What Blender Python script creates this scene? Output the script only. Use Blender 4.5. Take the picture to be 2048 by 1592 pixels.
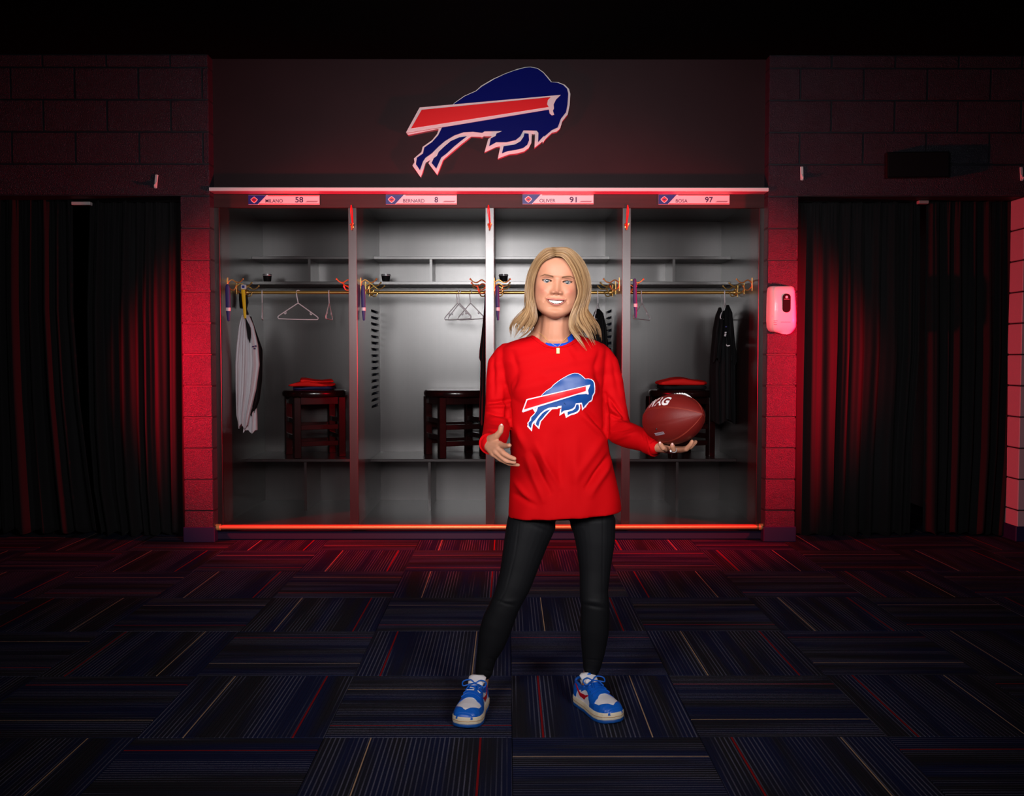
import bpy, bmesh, math, random
import numpy as np
from mathutils import Vector, Matrix, Euler
from mathutils.bvhtree import BVHTree

for o in list(bpy.data.objects):
    bpy.data.objects.remove(o, do_unlink=True)
scene = bpy.context.scene
COL = scene.collection
random.seed(7)
RNG = np.random.default_rng(7)

# ------------------------------------------------------------------ camera
FPX = 1934.0
TILT = math.atan(81.0 / FPX)
YAW = -math.atan(8.0 / FPX)
CAMZ = 1.20
cam_d = bpy.data.cameras.new('camera')
cam = bpy.data.objects.new('camera', cam_d)
COL.objects.link(cam)
cam.location = (0, 0, CAMZ)
cam.rotation_euler = (math.pi / 2 - TILT, 0, YAW)
cam_d.sensor_width = 36.0
cam_d.lens = 36.0 * FPX / 2048.0
cam_d.clip_start = 0.05
scene.camera = cam
CR = Euler((math.pi / 2 - TILT, 0, YAW)).to_matrix()


def W(u, v, Y):
    """world point seen at photo pixel (u, v) on the vertical plane y = Y"""
    d = CR @ Vector(((u - 1024.0) / FPX, -(v - 796.0) / FPX, -1.0))
    s = Y / d.y
    return Vector((d.x * s, Y, CAMZ + d.z * s))


CRT = np.array(CR.transposed())


def PX(co):
    """numpy: world points (n,3) -> pixel (u, v)"""
    q = (np.asarray(co) - np.array([0, 0, CAMZ])) @ CRT.T
    return 1024 + FPX * q[:, 0] / -q[:, 2], 796 - FPX * q[:, 1] / -q[:, 2]


# ------------------------------------------------------------------ world, lights, exposure
world = bpy.data.worlds.new('world')
scene.world = world
world.use_nodes = True
bg = world.node_tree.nodes['Background']
bg.inputs[0].default_value = (0.30, 0.36, 0.62, 1)
bg.inputs[1].default_value = 0.010
scene.view_settings.view_transform = 'Standard'
scene.view_settings.look = 'None'
scene.view_settings.exposure = 0.0
scene.view_settings.gamma = 1.0
scene.view_settings.use_curve_mapping = False


def aim(o, target):
    o.rotation_euler = (Vector(target) - o.location).to_track_quat('-Z', 'Y').to_euler()


def area_light(name, loc, target, size, energy, color=(1, 1, 1), spread=math.pi):
    l = bpy.data.lights.new(name, 'AREA')
    l.shape = 'RECTANGLE'
    l.size, l.size_y = size
    l.energy = energy
    l.color = color
    l.spread = spread
    o = bpy.data.objects.new(name, l)
    COL.objects.link(o)
    o.location = loc
    aim(o, target)
    return o


def spot_light(name, loc, target, energy, color, angle, blend, radius):
    l = bpy.data.lights.new(name, 'SPOT')
    l.energy = energy
    l.color = color
    l.spot_size = math.radians(angle)
    l.spot_blend = blend
    l.shadow_soft_size = radius
    o = bpy.data.objects.new(name, l)
    COL.objects.link(o)
    o.location = loc
    aim(o, target)
    return o


area_light('softbox_key', (-0.20, 0.0, 2.20), (0.0, 6.2, 1.60), (1.0, 1.0), 13, (1.0, 0.97, 0.97), math.radians(50))
area_light('softbox_left', (-1.35, 0.0, 2.00), (1.5, 6.2, 0.60), (0.8, 0.8), 10, (1.0, 0.97, 0.97), math.radians(66))
area_light('softbox_right', (1.55, 0.0, 2.00), (-1.5, 6.2, 0.60), (0.8, 0.8), 10, (1.0, 0.97, 0.97), math.radians(66))
spot_light('red_spot_left', (-3.08, 5.25, 1.28), (-1.35, 6.30, 1.05), 1250, (1.0, 0.001, 0.022), 80, 1.0, 0.07)
spot_light('red_spot_right', (3.02, 5.25, 1.28), (1.13, 6.30, 1.05), 1250, (1.0, 0.001, 0.022), 80, 1.0, 0.07)


# ------------------------------------------------------------------ helpers
def link(name, me, mat=None, parent=None):
    o = bpy.data.objects.new(name, me)
    COL.objects.link(o)
    if mat is not None and me is not None and len(me.materials) == 0:
        me.materials.append(mat)
    if parent is not None:
        o.parent = parent
        o.matrix_parent_inverse = Matrix.Translation(-Vector(parent.location)) if parent.type == 'EMPTY' else parent.matrix_basis.inverted()
    return o


def tag(o, label=None, cat=None, group=None, kind=None):
    if label: o['label'] = label
    if cat: o['category'] = cat
    if group: o['group'] = group
    if kind: o['kind'] = kind
    return o


def thing(name, loc, label, cat, group=None):
    o = bpy.data.objects.new(name, None)
    COL.objects.link(o)
    o.location = loc
    o.empty_display_size = 0.05
    return tag(o, label, cat, group)


def smooth(me, angle=None):
    for p in me.polygons:
        p.use_smooth = True
    if angle is not None:
        try:
            me.set_sharp_from_angle(angle=math.radians(angle))
        except Exception:
            pass


class MB:
    def __init__(s):
        s.v = []
        s.f = []

    def add(s, vs, fs):
        n = len(s.v)
        s.v += [tuple(p) for p in vs]
        s.f += [tuple(i + n for i in f) for f in fs]
        return s

    def box(s, x0, x1, y0, y1, z0, z1, c=0.0, M=None):
        if c <= 0:
            vs = [(x, y, z) for x in (x0, x1) for y in (y0, y1) for z in (z0, z1)]
            fs = [(0, 1, 3, 2), (4, 6, 7, 5), (0, 4, 5, 1), (2, 3, 7, 6), (0, 2, 6, 4), (1, 5, 7, 3)]
        else:
            bm = bmesh.new()
            bmesh.ops.create_cube(bm, size=1)
            for q in bm.verts:
                q.co = Vector(((x0 + x1) / 2 + q.co.x * (x1 - x0), (y0 + y1) / 2 + q.co.y * (y1 - y0), (z0 + z1) / 2 + q.co.z * (z1 - z0)))
            bmesh.ops.bevel(bm, geom=bm.edges[:], offset=c, segments=1, affect='EDGES', clamp_overlap=True)
            bm.verts.index_update()
            vs = [q.co.copy() for q in bm.verts]
            fs = [tuple(q.index for q in f.verts) for f in bm.faces]
            bm.free()
        if M is not None:
            vs = [M @ Vector(q) for q in vs]
        return s.add(vs, fs)

    def tube(s, pts, rad, n=10, caps=True, flat=1.0, up=None, twist=0.0):
        """round tube along pts with per-point radii, rounded ends"""
        pts = [Vector(p) for p in pts]
        if not hasattr(rad, '__len__'):
            rad = [rad] * len(pts)
        if caps:
            a = (pts[0] - pts[1]).normalized()
            b = (pts[-1] - pts[-2]).normalized()
            pts = [pts[0] + a * rad[0] * .92, pts[0] + a * rad[0] * .62] + pts + [pts[-1] + b * rad[-1] * .62, pts[-1] + b * rad[-1] * .92]
            rad = [rad[0] * .38, rad[0] * .78] + list(rad) + [rad[-1] * .78, rad[-1] * .38]
        rings = []
        prev = None
        for i, p in enumerate(pts):
            t = (pts[min(i + 1, len(pts) - 1)] - pts[max(i - 1, 0)]).normalized()
            if up is not None:
                x = Vector(up).cross(t)
                x = x.normalized() if x.length > 1e-5 else Vector((1, 0, 0))
            elif prev is None:
                x = t.orthogonal().normalized()
            else:
                x = (prev - t * prev.dot(t))
                x = x.normalized() if x.length > 1e-6 else t.orthogonal().normalized()
            prev = x
            y = t.cross(x)
            rings.append([p + (x * math.cos(2 * math.pi * k / n) + y * flat * math.sin(2 * math.pi * k / n)) * rad[i] for k in range(n)])
        return s.loft(rings, True)

    def loft(s, rings, caps=True):
        n = len(rings[0])
        vs = [p for r in rings for p in r]
        fs = []
        for i in range(len(rings) - 1):
            for k in range(n):
                a, b = i * n + k, i * n + (k + 1) % n
                fs.append((a, b, b + n, a + n))
        if caps:
            fs.append(tuple(reversed(range(n))))
            fs.append(tuple(range((len(rings) - 1) * n, len(rings) * n)))
        return s.add(vs, fs)

    def lathe(s, prof, n=24, M=None):
        """prof: list of (r, z)"""
        rings = [[Vector((r * math.cos(2 * math.pi * k / n), r * math.sin(2 * math.pi * k / n), z)) for k in range(n)] for r, z in prof]
        if M is not None:
            rings = [[M @ p for p in r] for r in rings]
        return s.loft(rings, True)

    def ellipsoid(s, c, r, nu=20, nv=12, M=None):
        rings = []
        for j in range(nv + 1):
            ph = -math.pi / 2 + math.pi * (j + 0.0) / nv
            ph = max(min(ph, math.pi / 2 - .04), -math.pi / 2 + .04)
            ring = []
            for k in range(nu):
                th = 2 * math.pi * k / nu
                p = Vector((r[0] * math.cos(ph) * math.cos(th), r[1] * math.cos(ph) * math.sin(th), r[2] * math.sin(ph)))
                if M is not None: p = M @ p
                ring.append(p + Vector(c))
            rings.append(ring)
        return s.loft(rings, True)

    def mesh(s, name):
        me = bpy.data.meshes.new(name)
        me.from_pydata([tuple(p) for p in s.v], [], s.f)
        bm = bmesh.new()
        bm.from_mesh(me)
        bmesh.ops.recalc_face_normals(bm, faces=bm.faces[:])
        bm.to_mesh(me)
        bm.free()
        return me

    def build(s, name, mat, parent=None, sm=None):
        me = s.mesh(name)
        if sm is not None:
            smooth(me, sm if sm > 0 else None)
        return link(name, me, mat, parent)


def grid_mesh(P, name, close_u=False):
    """P: array (n,m,3) -> quad mesh"""
    n, m = P.shape[:2]
    vs = P.reshape(-1, 3)
    fs = []
    for i in range(n - 1):
        for k in range(m if close_u else m - 1):
            a = i * m + k
            b = i * m + (k + 1) % m
            fs.append((a, b, b + m, a + m))
    me = bpy.data.meshes.new(name)
    me.from_pydata(vs.tolist(), [], fs)
    return me


def remesh(mb, voxel, smooth_it=6, name='tmp', fac=0.5):
    me = mb.mesh(name)
    o = bpy.data.objects.new(name, me)
    COL.objects.link(o)
    m = o.modifiers.new('r', 'REMESH')
    m.mode = 'VOXEL'
    m.voxel_size = voxel
    if smooth_it:
        q = o.modifiers.new('s', 'SMOOTH')
        q.factor = fac
        q.iterations = smooth_it
    dg = bpy.context.evaluated_depsgraph_get()
    out = bpy.data.meshes.new_from_object(o.evaluated_get(dg))
    bpy.data.objects.remove(o, do_unlink=True)
    bpy.data.meshes.remove(me)
    out.name = name
    smooth(out)
    return out


def get_co(me):
    a = np.empty(len(me.vertices) * 3)
    me.vertices.foreach_get('co', a)
    return a.reshape(-1, 3)


def get_no(me):
    a = np.empty(len(me.vertices) * 3)
    me.vertices.foreach_get('normal', a)
    return a.reshape(-1, 3)


def set_co(me, a):
    me.vertices.foreach_set('co', np.ascontiguousarray(a, dtype=np.float64).ravel())
    me.update()


def set_col(me, c, name='Col'):
    at = me.color_attributes.new(name, 'FLOAT_COLOR', 'POINT')
    n = len(me.vertices)
    full = np.ones((n, 4))
    full[:, :3] = c
    at.data.foreach_set('color', full.ravel())


def catmull(pts, n):
    P = np.array(pts, float)
    P = np.vstack([2 * P[0] - P[1], P, 2 * P[-1] - P[-2]])
    m = len(P) - 3
    out = []
    for t in np.linspace(0, m - 1e-9, n):
        i = int(t)
        f = t - i
        a, b, c, d = P[i:i + 4]
        out.append(.5 * ((2 * b) + (-a + c) * f + (2 * a - 5 * b + 4 * c - d) * f * f + (-a + 3 * b - 3 * c + d) * f ** 3))
    return np.array(out)


def srgb(r, g, b):
    f = lambda c: (c / 255 / 12.92) if c / 255 <= .04045 else ((c / 255 + .055) / 1.055) ** 2.4
    return (f(r), f(g), f(b))


def mat(name, color, rough=.5, metal=0.0, spec=.5, bump=None, var=None, coat=0.0, vcol=False, sss=0.0, sheen=0.0):
    """bump=(scale vec, strength, distance, detail); var=(scale vec, amount)"""
    m = bpy.data.materials.new(name)
    m.use_nodes = True
    nt = m.node_tree
    N, L = nt.nodes, nt.links
    b = N['Principled BSDF']
    b.inputs['Base Color'].default_value = (*color, 1)
    b.inputs['Roughness'].default_value = rough
    b.inputs['Metallic'].default_value = metal
    b.inputs['Specular IOR Level'].default_value = spec
    b.inputs['Coat Weight'].default_value = coat
    if sheen:
        b.inputs['Sheen Weight'].default_value = sheen
    if sss:
        b.inputs['Subsurface Weight'].default_value = sss
        b.inputs['Subsurface Radius'].default_value = (.006, .0025, .0015)
        b.inputs['Subsurface Scale'].default_value = 1.0
    tc = None
    if bump or var:
        tc = N.new('ShaderNodeTexCoord')
    if vcol:
        a = N.new('ShaderNodeVertexColor')
        a.layer_name = 'Col'
        L.new(a.outputs['Color'], b.inputs['Base Color'])
    if var:
        mp = N.new('ShaderNodeMapping')
        mp.inputs['Scale'].default_value = var[0]
        L.new(tc.outputs['Object'], mp.inputs['Vector'])
        nz = N.new('ShaderNodeTexNoise')
        nz.inputs['Scale'].default_value = 1.0
        nz.inputs['Detail'].default_value = 6
        L.new(mp.outputs[0], nz.inputs['Vector'])
        mr = N.new('ShaderNodeMapRange')
        mr.inputs['From Min'].default_value = .3
        mr.inputs['From Max'].default_value = .7
        mr.inputs['To Min'].default_value = 1 - var[1]
        mr.inputs['To Max'].default_value = 1 + var[1]
        L.new(nz.outputs['Fac'], mr.inputs['Value'])
        mx = N.new('ShaderNodeVectorMath')
        mx.operation = 'SCALE'
        mx.inputs[0].default_value = color
        if vcol:
            L.new(a.outputs['Color'], mx.inputs[0])
        L.new(mr.outputs[0], mx.inputs['Scale'])
        L.new(mx.outputs[0], b.inputs['Base Color'])
    if bump:
        mp = N.new('ShaderNodeMapping')
        mp.inputs['Scale'].default_value = bump[0]
        L.new(tc.outputs['Object'], mp.inputs['Vector'])
        nz = N.new('ShaderNodeTexNoise')
        nz.inputs['Scale'].default_value = 1.0
        nz.inputs['Detail'].default_value = bump[3] if len(bump) > 3 else 4
        L.new(mp.outputs[0], nz.inputs['Vector'])
        bp = N.new('ShaderNodeBump')
        bp.inputs['Strength'].default_value = bump[1]
        bp.inputs['Distance'].default_value = bump[2]
        L.new(nz.outputs['Fac'], bp.inputs['Height'])
        L.new(bp.outputs[0], b.inputs['Normal'])
    return m


M = {}
M['block'] = mat('painted_block', srgb(38, 37, 50), .36, spec=.7, bump=((210, 210, 210), 1.0, .009, 3), var=((9, 9, 9), .15))
M['mortar'] = mat('painted_mortar', srgb(27, 27, 37), .6, bump=((200, 200, 200), .5, .002))
M['jamb'] = mat('pale_paint', srgb(170, 168, 176), .55, bump=((160, 160, 160), .4, .002))
M['base_blue'] = mat('blue_base', srgb(26, 30, 70), .45)
M['soffit'] = mat('soffit_paint', srgb(44, 26, 31), .6, spec=.2, var=((3, 3, 3), .08))
M['ceiling'] = mat('black_ceiling', (.004, .004, .004), .95, spec=.05)
M['white_trim'] = mat('white_trim', (.82, .82, .82), .4)
M['laminate'] = mat('espresso_laminate', srgb(34, 23, 24), .275, spec=.75, bump=((170, 170, 5.0), .10, .0008, 5), var=((40, 40, 1.6), .22))
M['laminate'].node_tree.nodes['Principled BSDF'].inputs['IOR'].default_value = 1.6
M['laminate_h'] = mat('espresso_laminate_header', srgb(56, 32, 33), .5, spec=.25, bump=((3, 55, 55), .2, .001, 6), var=((1.6, 40, 40), .22))
M['plinth'] = mat('plinth_vinyl', srgb(34, 34, 62), .35)
M['brass'] = mat('brass', srgb(222, 180, 100), .30, metal=.75)
M['brass_rail'] = mat('brass_rail', srgb(236, 176, 110), .42, metal=.7)
M['curtain'] = mat('black_curtain', (.010, .0095, .011), .85, spec=.2, bump=((300, 300, 900), .4, .001), sheen=.04)
M['dark'] = mat('dark_room', (.010, .010, .012), .9, spec=.1)
M['grey_panel'] = mat('grey_panel', srgb(150, 148, 146), .6)
M['plastic_white'] = mat('white_plastic', (.80, .80, .80), .35, coat=.2)
M['hanger'] = mat('hanger_plastic', (.72, .70, .74), .32)
M['black_plastic'] = mat('black_plastic', (.006, .006, .006), .25)
M['stool'] = mat('stool_lacquer', srgb(26, 8, 8), .22, spec=.5, coat=.3, var=((6, 6, 30), .3))
M['black_cloth'] = mat('black_cloth', (.006, .006, .007), .8, spec=.2, bump=((400, 400, 400), .3, .001))
M['white_cloth'] = mat('white_cloth', (.62, .60, .64), .75, spec=.2, bump=((500, 500, 500), .3, .001))
M['red_cloth'] = mat('red_cloth', srgb(214, 24, 20), .75, spec=.2, bump=((400, 400, 400), .3, .001))
M['navy_cloth'] = mat('navy_cloth', srgb(24, 28, 70), .7, spec=.3)
M['navy_strap'] = mat('navy_strap', srgb(40, 40, 110), .55)
M['yellow'] = mat('yellow_lanyard', srgb(240, 190, 10), .6)
M['sign_white'] = mat('sign_white', (.80, .78, .80), .4)
M['sign_blue'] = mat('sign_blue', srgb(8, 18, 110), .12, spec=.6, coat=.3)
M['sign_red'] = mat('sign_red', srgb(222, 6, 22), .25)
M['plate_white'] = mat('plate_white', (.85, .82, .84), .35)
M['plate_blue'] = mat('plate_blue', srgb(16, 36, 140), .4)
M['plate_red'] = mat('plate_red', srgb(200, 16, 40), .4)
M['plate_ink'] = mat('plate_ink', srgb(40, 20, 90), .5)
M['grey_ink'] = mat('grey_ink', srgb(150, 140, 150), .5)
M['cord_red'] = mat('red_cord', srgb(210, 20, 24), .5)
M['cup'] = mat('smoked_cup', (.012, .011, .012), .12, spec=.6, coat=.5)
M['skin'] = mat('skin', (.6, .3, .2), .50, spec=.30, vcol=True, sss=.10, bump=((900, 900, 900), .12, .0004))
M['hair'] = mat('hair', (.4, .22, .1), .36, spec=.5, vcol=True)
M['shirt'] = mat('red_jersey', srgb(186, 0, 7), .80, spec=.10, bump=((900, 900, 900), .25, .0006), sheen=.0)
M['under_blue'] = mat('blue_collar', srgb(10, 70, 190), .7, spec=.2)
M['print_white'] = mat('print_white', srgb(236, 226, 240), .55)
M['print_blue'] = mat('print_blue', srgb(2, 66, 140), .45)
M['print_red'] = mat('print_red', srgb(224, 6, 26), .55)
M['leggings'] = mat('black_leggings', srgb(17, 17, 20), .62, spec=.18, bump=((500, 500, 500), .2, .0005))
M['gold'] = mat('gold', srgb(255, 214, 130), .35, metal=.5)
M['silver'] = mat('silver', srgb(228, 228, 232), .25, metal=.6)
M['eye_white'] = mat('eye_white', srgb(225, 218, 216), .15, vcol=True, coat=.3)
M['teeth'] = mat('teeth', (.66, .61, .55), .25)
M['shoe_white'] = mat('shoe_white', srgb(238, 232, 236), .45, bump=((90, 90, 90), .15, .001))
M['shoe_blue'] = mat('shoe_blue', srgb(18, 96, 200), .35, bump=((500, 500, 500), .15, .0005))
M['shoe_red'] = mat('shoe_red', srgb(196, 16, 34), .35)
M['sole_cream'] = mat('sole_cream', srgb(238, 222, 196), .5)
M['sole_blue'] = mat('sole_blue', srgb(16, 80, 160), .5)
M['ball'] = mat('ball_leather', srgb(112, 24, 20), .48, spec=.4, bump=((700, 700, 700), .5, .0008, 2), var=((12, 12, 12), .12))
M['seam'] = mat('ball_seam', srgb(140, 44, 28), .6)
M['ball_white'] = mat('ball_white', (.8, .78, .78), .5)


def carpet_material():
    m = bpy.data.materials.new('carpet_stripe')
    m.use_nodes = True
    nt = m.node_tree
    N, L = nt.nodes, nt.links
    b = N['Principled BSDF']
    b.inputs['Roughness'].default_value = .9
    b.inputs['Specular IOR Level'].default_value = .1
    tc = N.new('ShaderNodeTexCoord')
    oi = N.new('ShaderNodeObjectInfo')
    sep = N.new('ShaderNodeSeparateXYZ')
    L.new(tc.outputs['Object'], sep.inputs[0])

    def math_(op, a, b_=None, c=None):
        n = N.new('ShaderNodeMath')
        n.operation = op
        for i, x in enumerate((a, b_, c)):
            if x is None: continue
            if isinstance(x, (int, float)):
                n.inputs[i].default_value = x
            else:
                L.new(x, n.inputs[i])
        return n.outputs[0]

    def noise1(sx, sy, off, detail=2):
        cmb = N.new('ShaderNodeCombineXYZ')
        L.new(math_('MULTIPLY_ADD', sep.outputs[0], sx, math_('MULTIPLY', oi.outputs['Random'], off)), cmb.inputs[0])
        L.new(math_('MULTIPLY', sep.outputs[1], sy), cmb.inputs[1])
        L.new(math_('MULTIPLY', oi.outputs['Random'], 31.0), cmb.inputs[2])
        nz = N.new('ShaderNodeTexNoise')
        nz.inputs['Scale'].default_value = 1
        nz.inputs['Detail'].default_value = detail
        L.new(cmb.outputs[0], nz.inputs['Vector'])
        return nz.outputs['Fac']

    def ramp(f, lo, hi):
        mr = N.new('ShaderNodeMapRange')
        mr.interpolation_type = 'SMOOTHSTEP'
        mr.inputs['From Min'].default_value = lo
        mr.inputs['From Max'].default_value = hi
        L.new(f, mr.inputs['Value'])
        return mr.outputs[0]

    def mix(f, a, c):
        mx = N.new('ShaderNodeMix')
        mx.data_type = 'RGBA'
        L.new(f, mx.inputs['Factor'])
        for sock, x in ((6, a), (7, c)):
            if isinstance(x, tuple):
                mx.inputs[sock].default_value = (*x, 1)
            else:
                L.new(x, mx.inputs[sock])
        return mx.outputs[2]

    x = sep.outputs[0]          # -0.3 .. 0.3 across the stripes
    zone = ramp(noise1(9, .8, 40), .38, .62)
    basec = mix(zone, srgb(33, 33, 40), srgb(23, 30, 62))
    # cut pile rows: regular fine stripes whose strength comes and goes across the tile
    fine = math_('SINE', math_('MULTIPLY', x, 2 * math.pi / .0150))
    fine = ramp(fine, .35, .9)
    fmask = math_('MULTIPLY', fine, ramp(noise1(14, 1.0, 70), .38, .62))
    yarn = noise1(500, 500, 5, 1)
    fmask = math_('MULTIPLY', fmask, ramp(yarn, .25, .6))
    c1 = mix(fmask, basec, srgb(104, 104, 124))
    # thin red and tan accent yarns
    red = math_('LESS_THAN', math_('ABSOLUTE', math_('ADD', x, .198)), .0032)
    c2 = mix(red, c1, srgb(140, 20, 26))
    tan = math_('LESS_THAN', math_('ABSOLUTE', math_('SUBTRACT', x, .148)), .0019)
    c3 = mix(tan, c2, srgb(190, 156, 124))
    L.new(c3, b.inputs['Base Color'])
    bp = N.new('ShaderNodeBump')
    bp.inputs['Strength'].default_value = .6
    bp.inputs['Distance'].default_value = .003
    L.new(math_('ADD', fine, yarn), bp.inputs['Height'])
    L.new(bp.outputs[0], b.inputs['Normal'])
    return m


M['carpet'] = carpet_material()

# ------------------------------------------------------------------ setting
YW = 6.25      # face of the block wall
YL = 6.35      # face of the lockers
YB = 7.46      # back of the lockers
ZC = 3.13      # ceiling

fl = MB().box(-4.6, 4.6, -1.2, 8.6, -.06, -.006)
floor = tag(fl.build('floor', M['dark']), 'dark striped carpet tile floor of the locker room', None, None, 'structure')
TW = .5945
tile = MB().box(-TW / 2 + .0008, TW / 2 - .0008, -TW / 2 + .0008, TW / 2 - .0008, -.006, 0, c=.0015).mesh('carpet_tile')
tile.materials.append(M['carpet'])
flips = {(0, 0): 0, (-1, 1): 0, (1, 1): 1, (-2, 0): 1, (2, 0): 0, (-1, 0): 1, (0, 1): 0}
for k in range(-2, 8):
    for i in range(-7, 7):
        X = .0125 + (i + .5) * TW
        Yt = 3.011 + (k + .5) * TW
        if abs(X) > .62 * Yt + .8 and Yt < 5.5: continue
        if k == 6 and -1.9 < X < 1.6: continue
        if k == 7 and -1.9 < X < 1.6: continue
        o = link('carpet_tile', tile, None, floor)
        fl_ = flips.get((i, k), random.randint(0, 1))
        V = (i + k) % 2 == 0
        o.location = (X, Yt, 0)
        o.rotation_euler = (0, 0, (0 if V else -math.pi / 2) + (math.pi if fl_ else 0))

tag(MB().box(-4.6, 4.6, -1.2, 8.6, ZC, ZC + .1).build('ceiling', M['ceiling']), 'matte black ceiling', None, None, 'structure')

XPL0, XPL1 = W(363, 700, YW).x, W(424, 700, YW).x      # left pier
XPR0, XPR1 = W(1532, 700, YW).x, W(1595, 700, YW).x    # right pier
XJR = W(2041, 700, YW).x                                # right jamb of the right opening
CH = .2032
ZLIN = 11 * CH


def block_wall(name, label, core_boxes, blocks):
    mb = MB()
    for bx in core_boxes:
        mb.box(*bx)
    w = tag(mb.build(name, M['mortar']), label, None, None, 'structure')
    for (x0, x1, y0, y1, z0, z1, m) in blocks:
        j = .004
        MB().box(x0 + j, x1 - j, y0, y1, z0 + j, z1 - j, c=.0045).build('block', m, w)
    return w


def course_blocks(x_left, x_right, phase, z0, z1):
    """running bond blocks between two x limits, joints at phase + n * 0.406"""
    js = [x_left]
    n = math.ceil((x_left - phase) / .406 + 1e-6)
    x = phase + n * .406
    while x < x_right - .03:
        if x > x_left + .03: js.append(x)
        x += .406
    js.append(x_right)
    return [(a, b, YW, YW + .19, z0, z1, M['block']) for a, b in zip(js[:-1], js[1:])]


BL = []
for c in range(11):
    BL.append((XPL0, XPL1, YW, YW + .30, c * CH, (c + 1) * CH, M['block']))
BL.append((-4.4, XPL1, YW, YW + .30, 11 * CH, 12 * CH, M['block']))
phA = W(278, 298, YW).x
phB = W(213.6, 233, YW).x
for c in (12, 13, 14, 15):
    rows = course_blocks(-4.4, XPL1, phA if c % 2 == 0 else phB, c * CH, min((c + 1) * CH, ZC))
    BL += rows
wl = block_wall('wall_left', 'dark painted block wall with a lit pier left of the lockers',
                [(XPL0 + .01, XPL1 - .006, YW + .008, YW + .29, 0, ZLIN), (-4.4, XPL1 - .006, YW + .008, YW + .29, ZLIN, ZC)], BL)
BR = []
for c in range(11):
    BR.append((XPR0, XPR1, YW, YW + .30, c * CH, (c + 1) * CH, M['block']))
    BR.append((XJR, XJR + .40, YW, YW + .30, c * CH, (c + 1) * CH, M['jamb']))
BR.append((XPR0, 4.4, YW, YW + .30, 11 * CH, 12 * CH, M['block']))
phA = W(1600, 293, YW).x
phB = W(1663, 230, YW).x
for c in (12, 13, 14, 15):
    BR += course_blocks(XPR0, 4.4, phA if c % 2 == 0 else phB, c * CH, min((c + 1) * CH, ZC))
wr = block_wall('wall_right', 'dark painted block wall with a lit pier right of the lockers',
                [(XPR0 + .006, XPR1 - .01, YW + .008, YW + .29, 0, ZLIN), (XPR0 + .006, 4.4, YW + .008, YW + .29, ZLIN, ZC), (XJR + .01, XJR + .39, YW + .008, YW + .29, 0, ZLIN)], BR)

tag(MB().box(XPL0 - .004, XPL1 + .004, YW - .008, YW + .31, 0, .10, c=.004).build('baseboard_left', M['base_blue']), None, None, None, 'structure')
tag(MB().box(XPR0 - .004, XPR1 + .004, YW - .008, YW + .31, 0, .10, c=.004).build('baseboard_right', M['base_blue']), None, None, None, 'structure')
tag(MB().box(XJR - .008, XJR + .41, YW - .008, YW + .9, 0, .10, c=.004).build('baseboard_jamb', M['base_blue']), None, None, None, 'structure')

# rooms behind the curtains
tag(MB().box(-4.5, XPL0 + .05, 8.3, 8.4, 0, ZC).build('wall_behind_left_curtains', M['dark']), None, None, None, 'structure')
tag(MB().box(XPR1 - .05, XJR + .3, 8.25, 8.28, 0, .10, c=.004).build('baseboard_passage', M['base_blue']), None, None, None, 'structure')
tag(MB().box(XPR1 - .05, 4.5, 8.28, 8.4, 0, ZC).build('wall_behind_right_curtains', M['jamb']), None, None, None, 'structure')
tag(MB().box(-4.5, -3.72, YW + .1, YW + .3, 0, ZLIN).build('wall_far_left_pier', M['mortar']), None, None, None, 'structure')
tag(MB().box(-4.5, -4.45, YW + .3, 8.3, 0, ZC).build('wall_passage_far_left', M['dark']), None, None, None, 'structure')
tag(MB().box(XPL0 + .02, XPL0 + .06, YW + .3, 8.3, 0, ZC).build('wall_passage_left', M['dark']), None, None, None, 'structure')
tag(MB().box(XPR1 - .06, XPR1 - .02, YW + .3, 8.3, 0, ZC).build('wall_passage_right', M['dark']), None, None, None, 'structure')
tag(MB().box(XJR + .01, XJR + .05, YW + .3, 8.3, 0, ZC).build('wall_passage_far', M['jamb']), None, None, None, 'structure')

# soffit above the lockers and white ledge
XL0, XL1 = W(428, 600, YL).x, W(1527, 600, YL).x
ZT0, ZT1 = W(980, 383, YW).z, W(980, 375.5, YW).z
tag(MB().box(XL0 - .05, XL1 + .05, YL, YL + .1, ZT1, ZC).build('wall_back', M['soffit']), 'dark brown soffit panel above the lockers', None, None, 'structure')
tag(MB().box(XPL1 - .004, XPR0 + .004, YW - .012, YL + .02, ZT0, ZT1, c=.003).build('trim_1', M['white_trim']), 'white ledge strip running above the lockers', None, None, 'structure')

# ------------------------------------------------------------------ lockers
PC = [W(434, 600, YL).x, W(706, 600, YL).x, W(979.5, 600, YL).x, W(1252.5, 600, YL).x, W(1522, 600, YL).x]
PW = .0275
ZH0 = W(980, 416, YL).z
ZFL = .095
YS = 7.14      # fronts of the upper shelves
YSEAT = 6.915
ZS1 = (W(980, 518.5, YS).z, W(980, 512.5, YS).z)
ZS2 = (W(980, 569, YS).z, W(980, 563, YS).z)
ZST = (W(980, 923.5, YSEAT).z, W(980, 918, YSEAT).z)
ZROD = W(980, 585, 6.98).z
YROD = 6.98

tag(MB().box(XL0, XL1, YL - .004, YL + .022, ZH0, ZT0, c=.002).build('locker_header', M['laminate_h']),
    'dark brown header board running above all four lockers', 'header board')
pl = thing('locker_plinth', (0, YL, 0), 'dark navy plinth under the row of lockers', 'plinth')
MB().box(XL0, XL1, YL + .03, YB, 0, .075).build('kick_board', M['plinth'], pl)
MB().box(XL0, XL1, YL - .035, YL + .03, 0, .055, c=.01).build('cove_strip', M['plinth'], pl)

names = ['leftmost dark locker bay with white jersey hanging inside', 'second dark locker bay from the left, empty hangers on its rod',
         'third dark locker bay, mostly hidden behind the woman', 'rightmost dark locker bay, behind the football']


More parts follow.
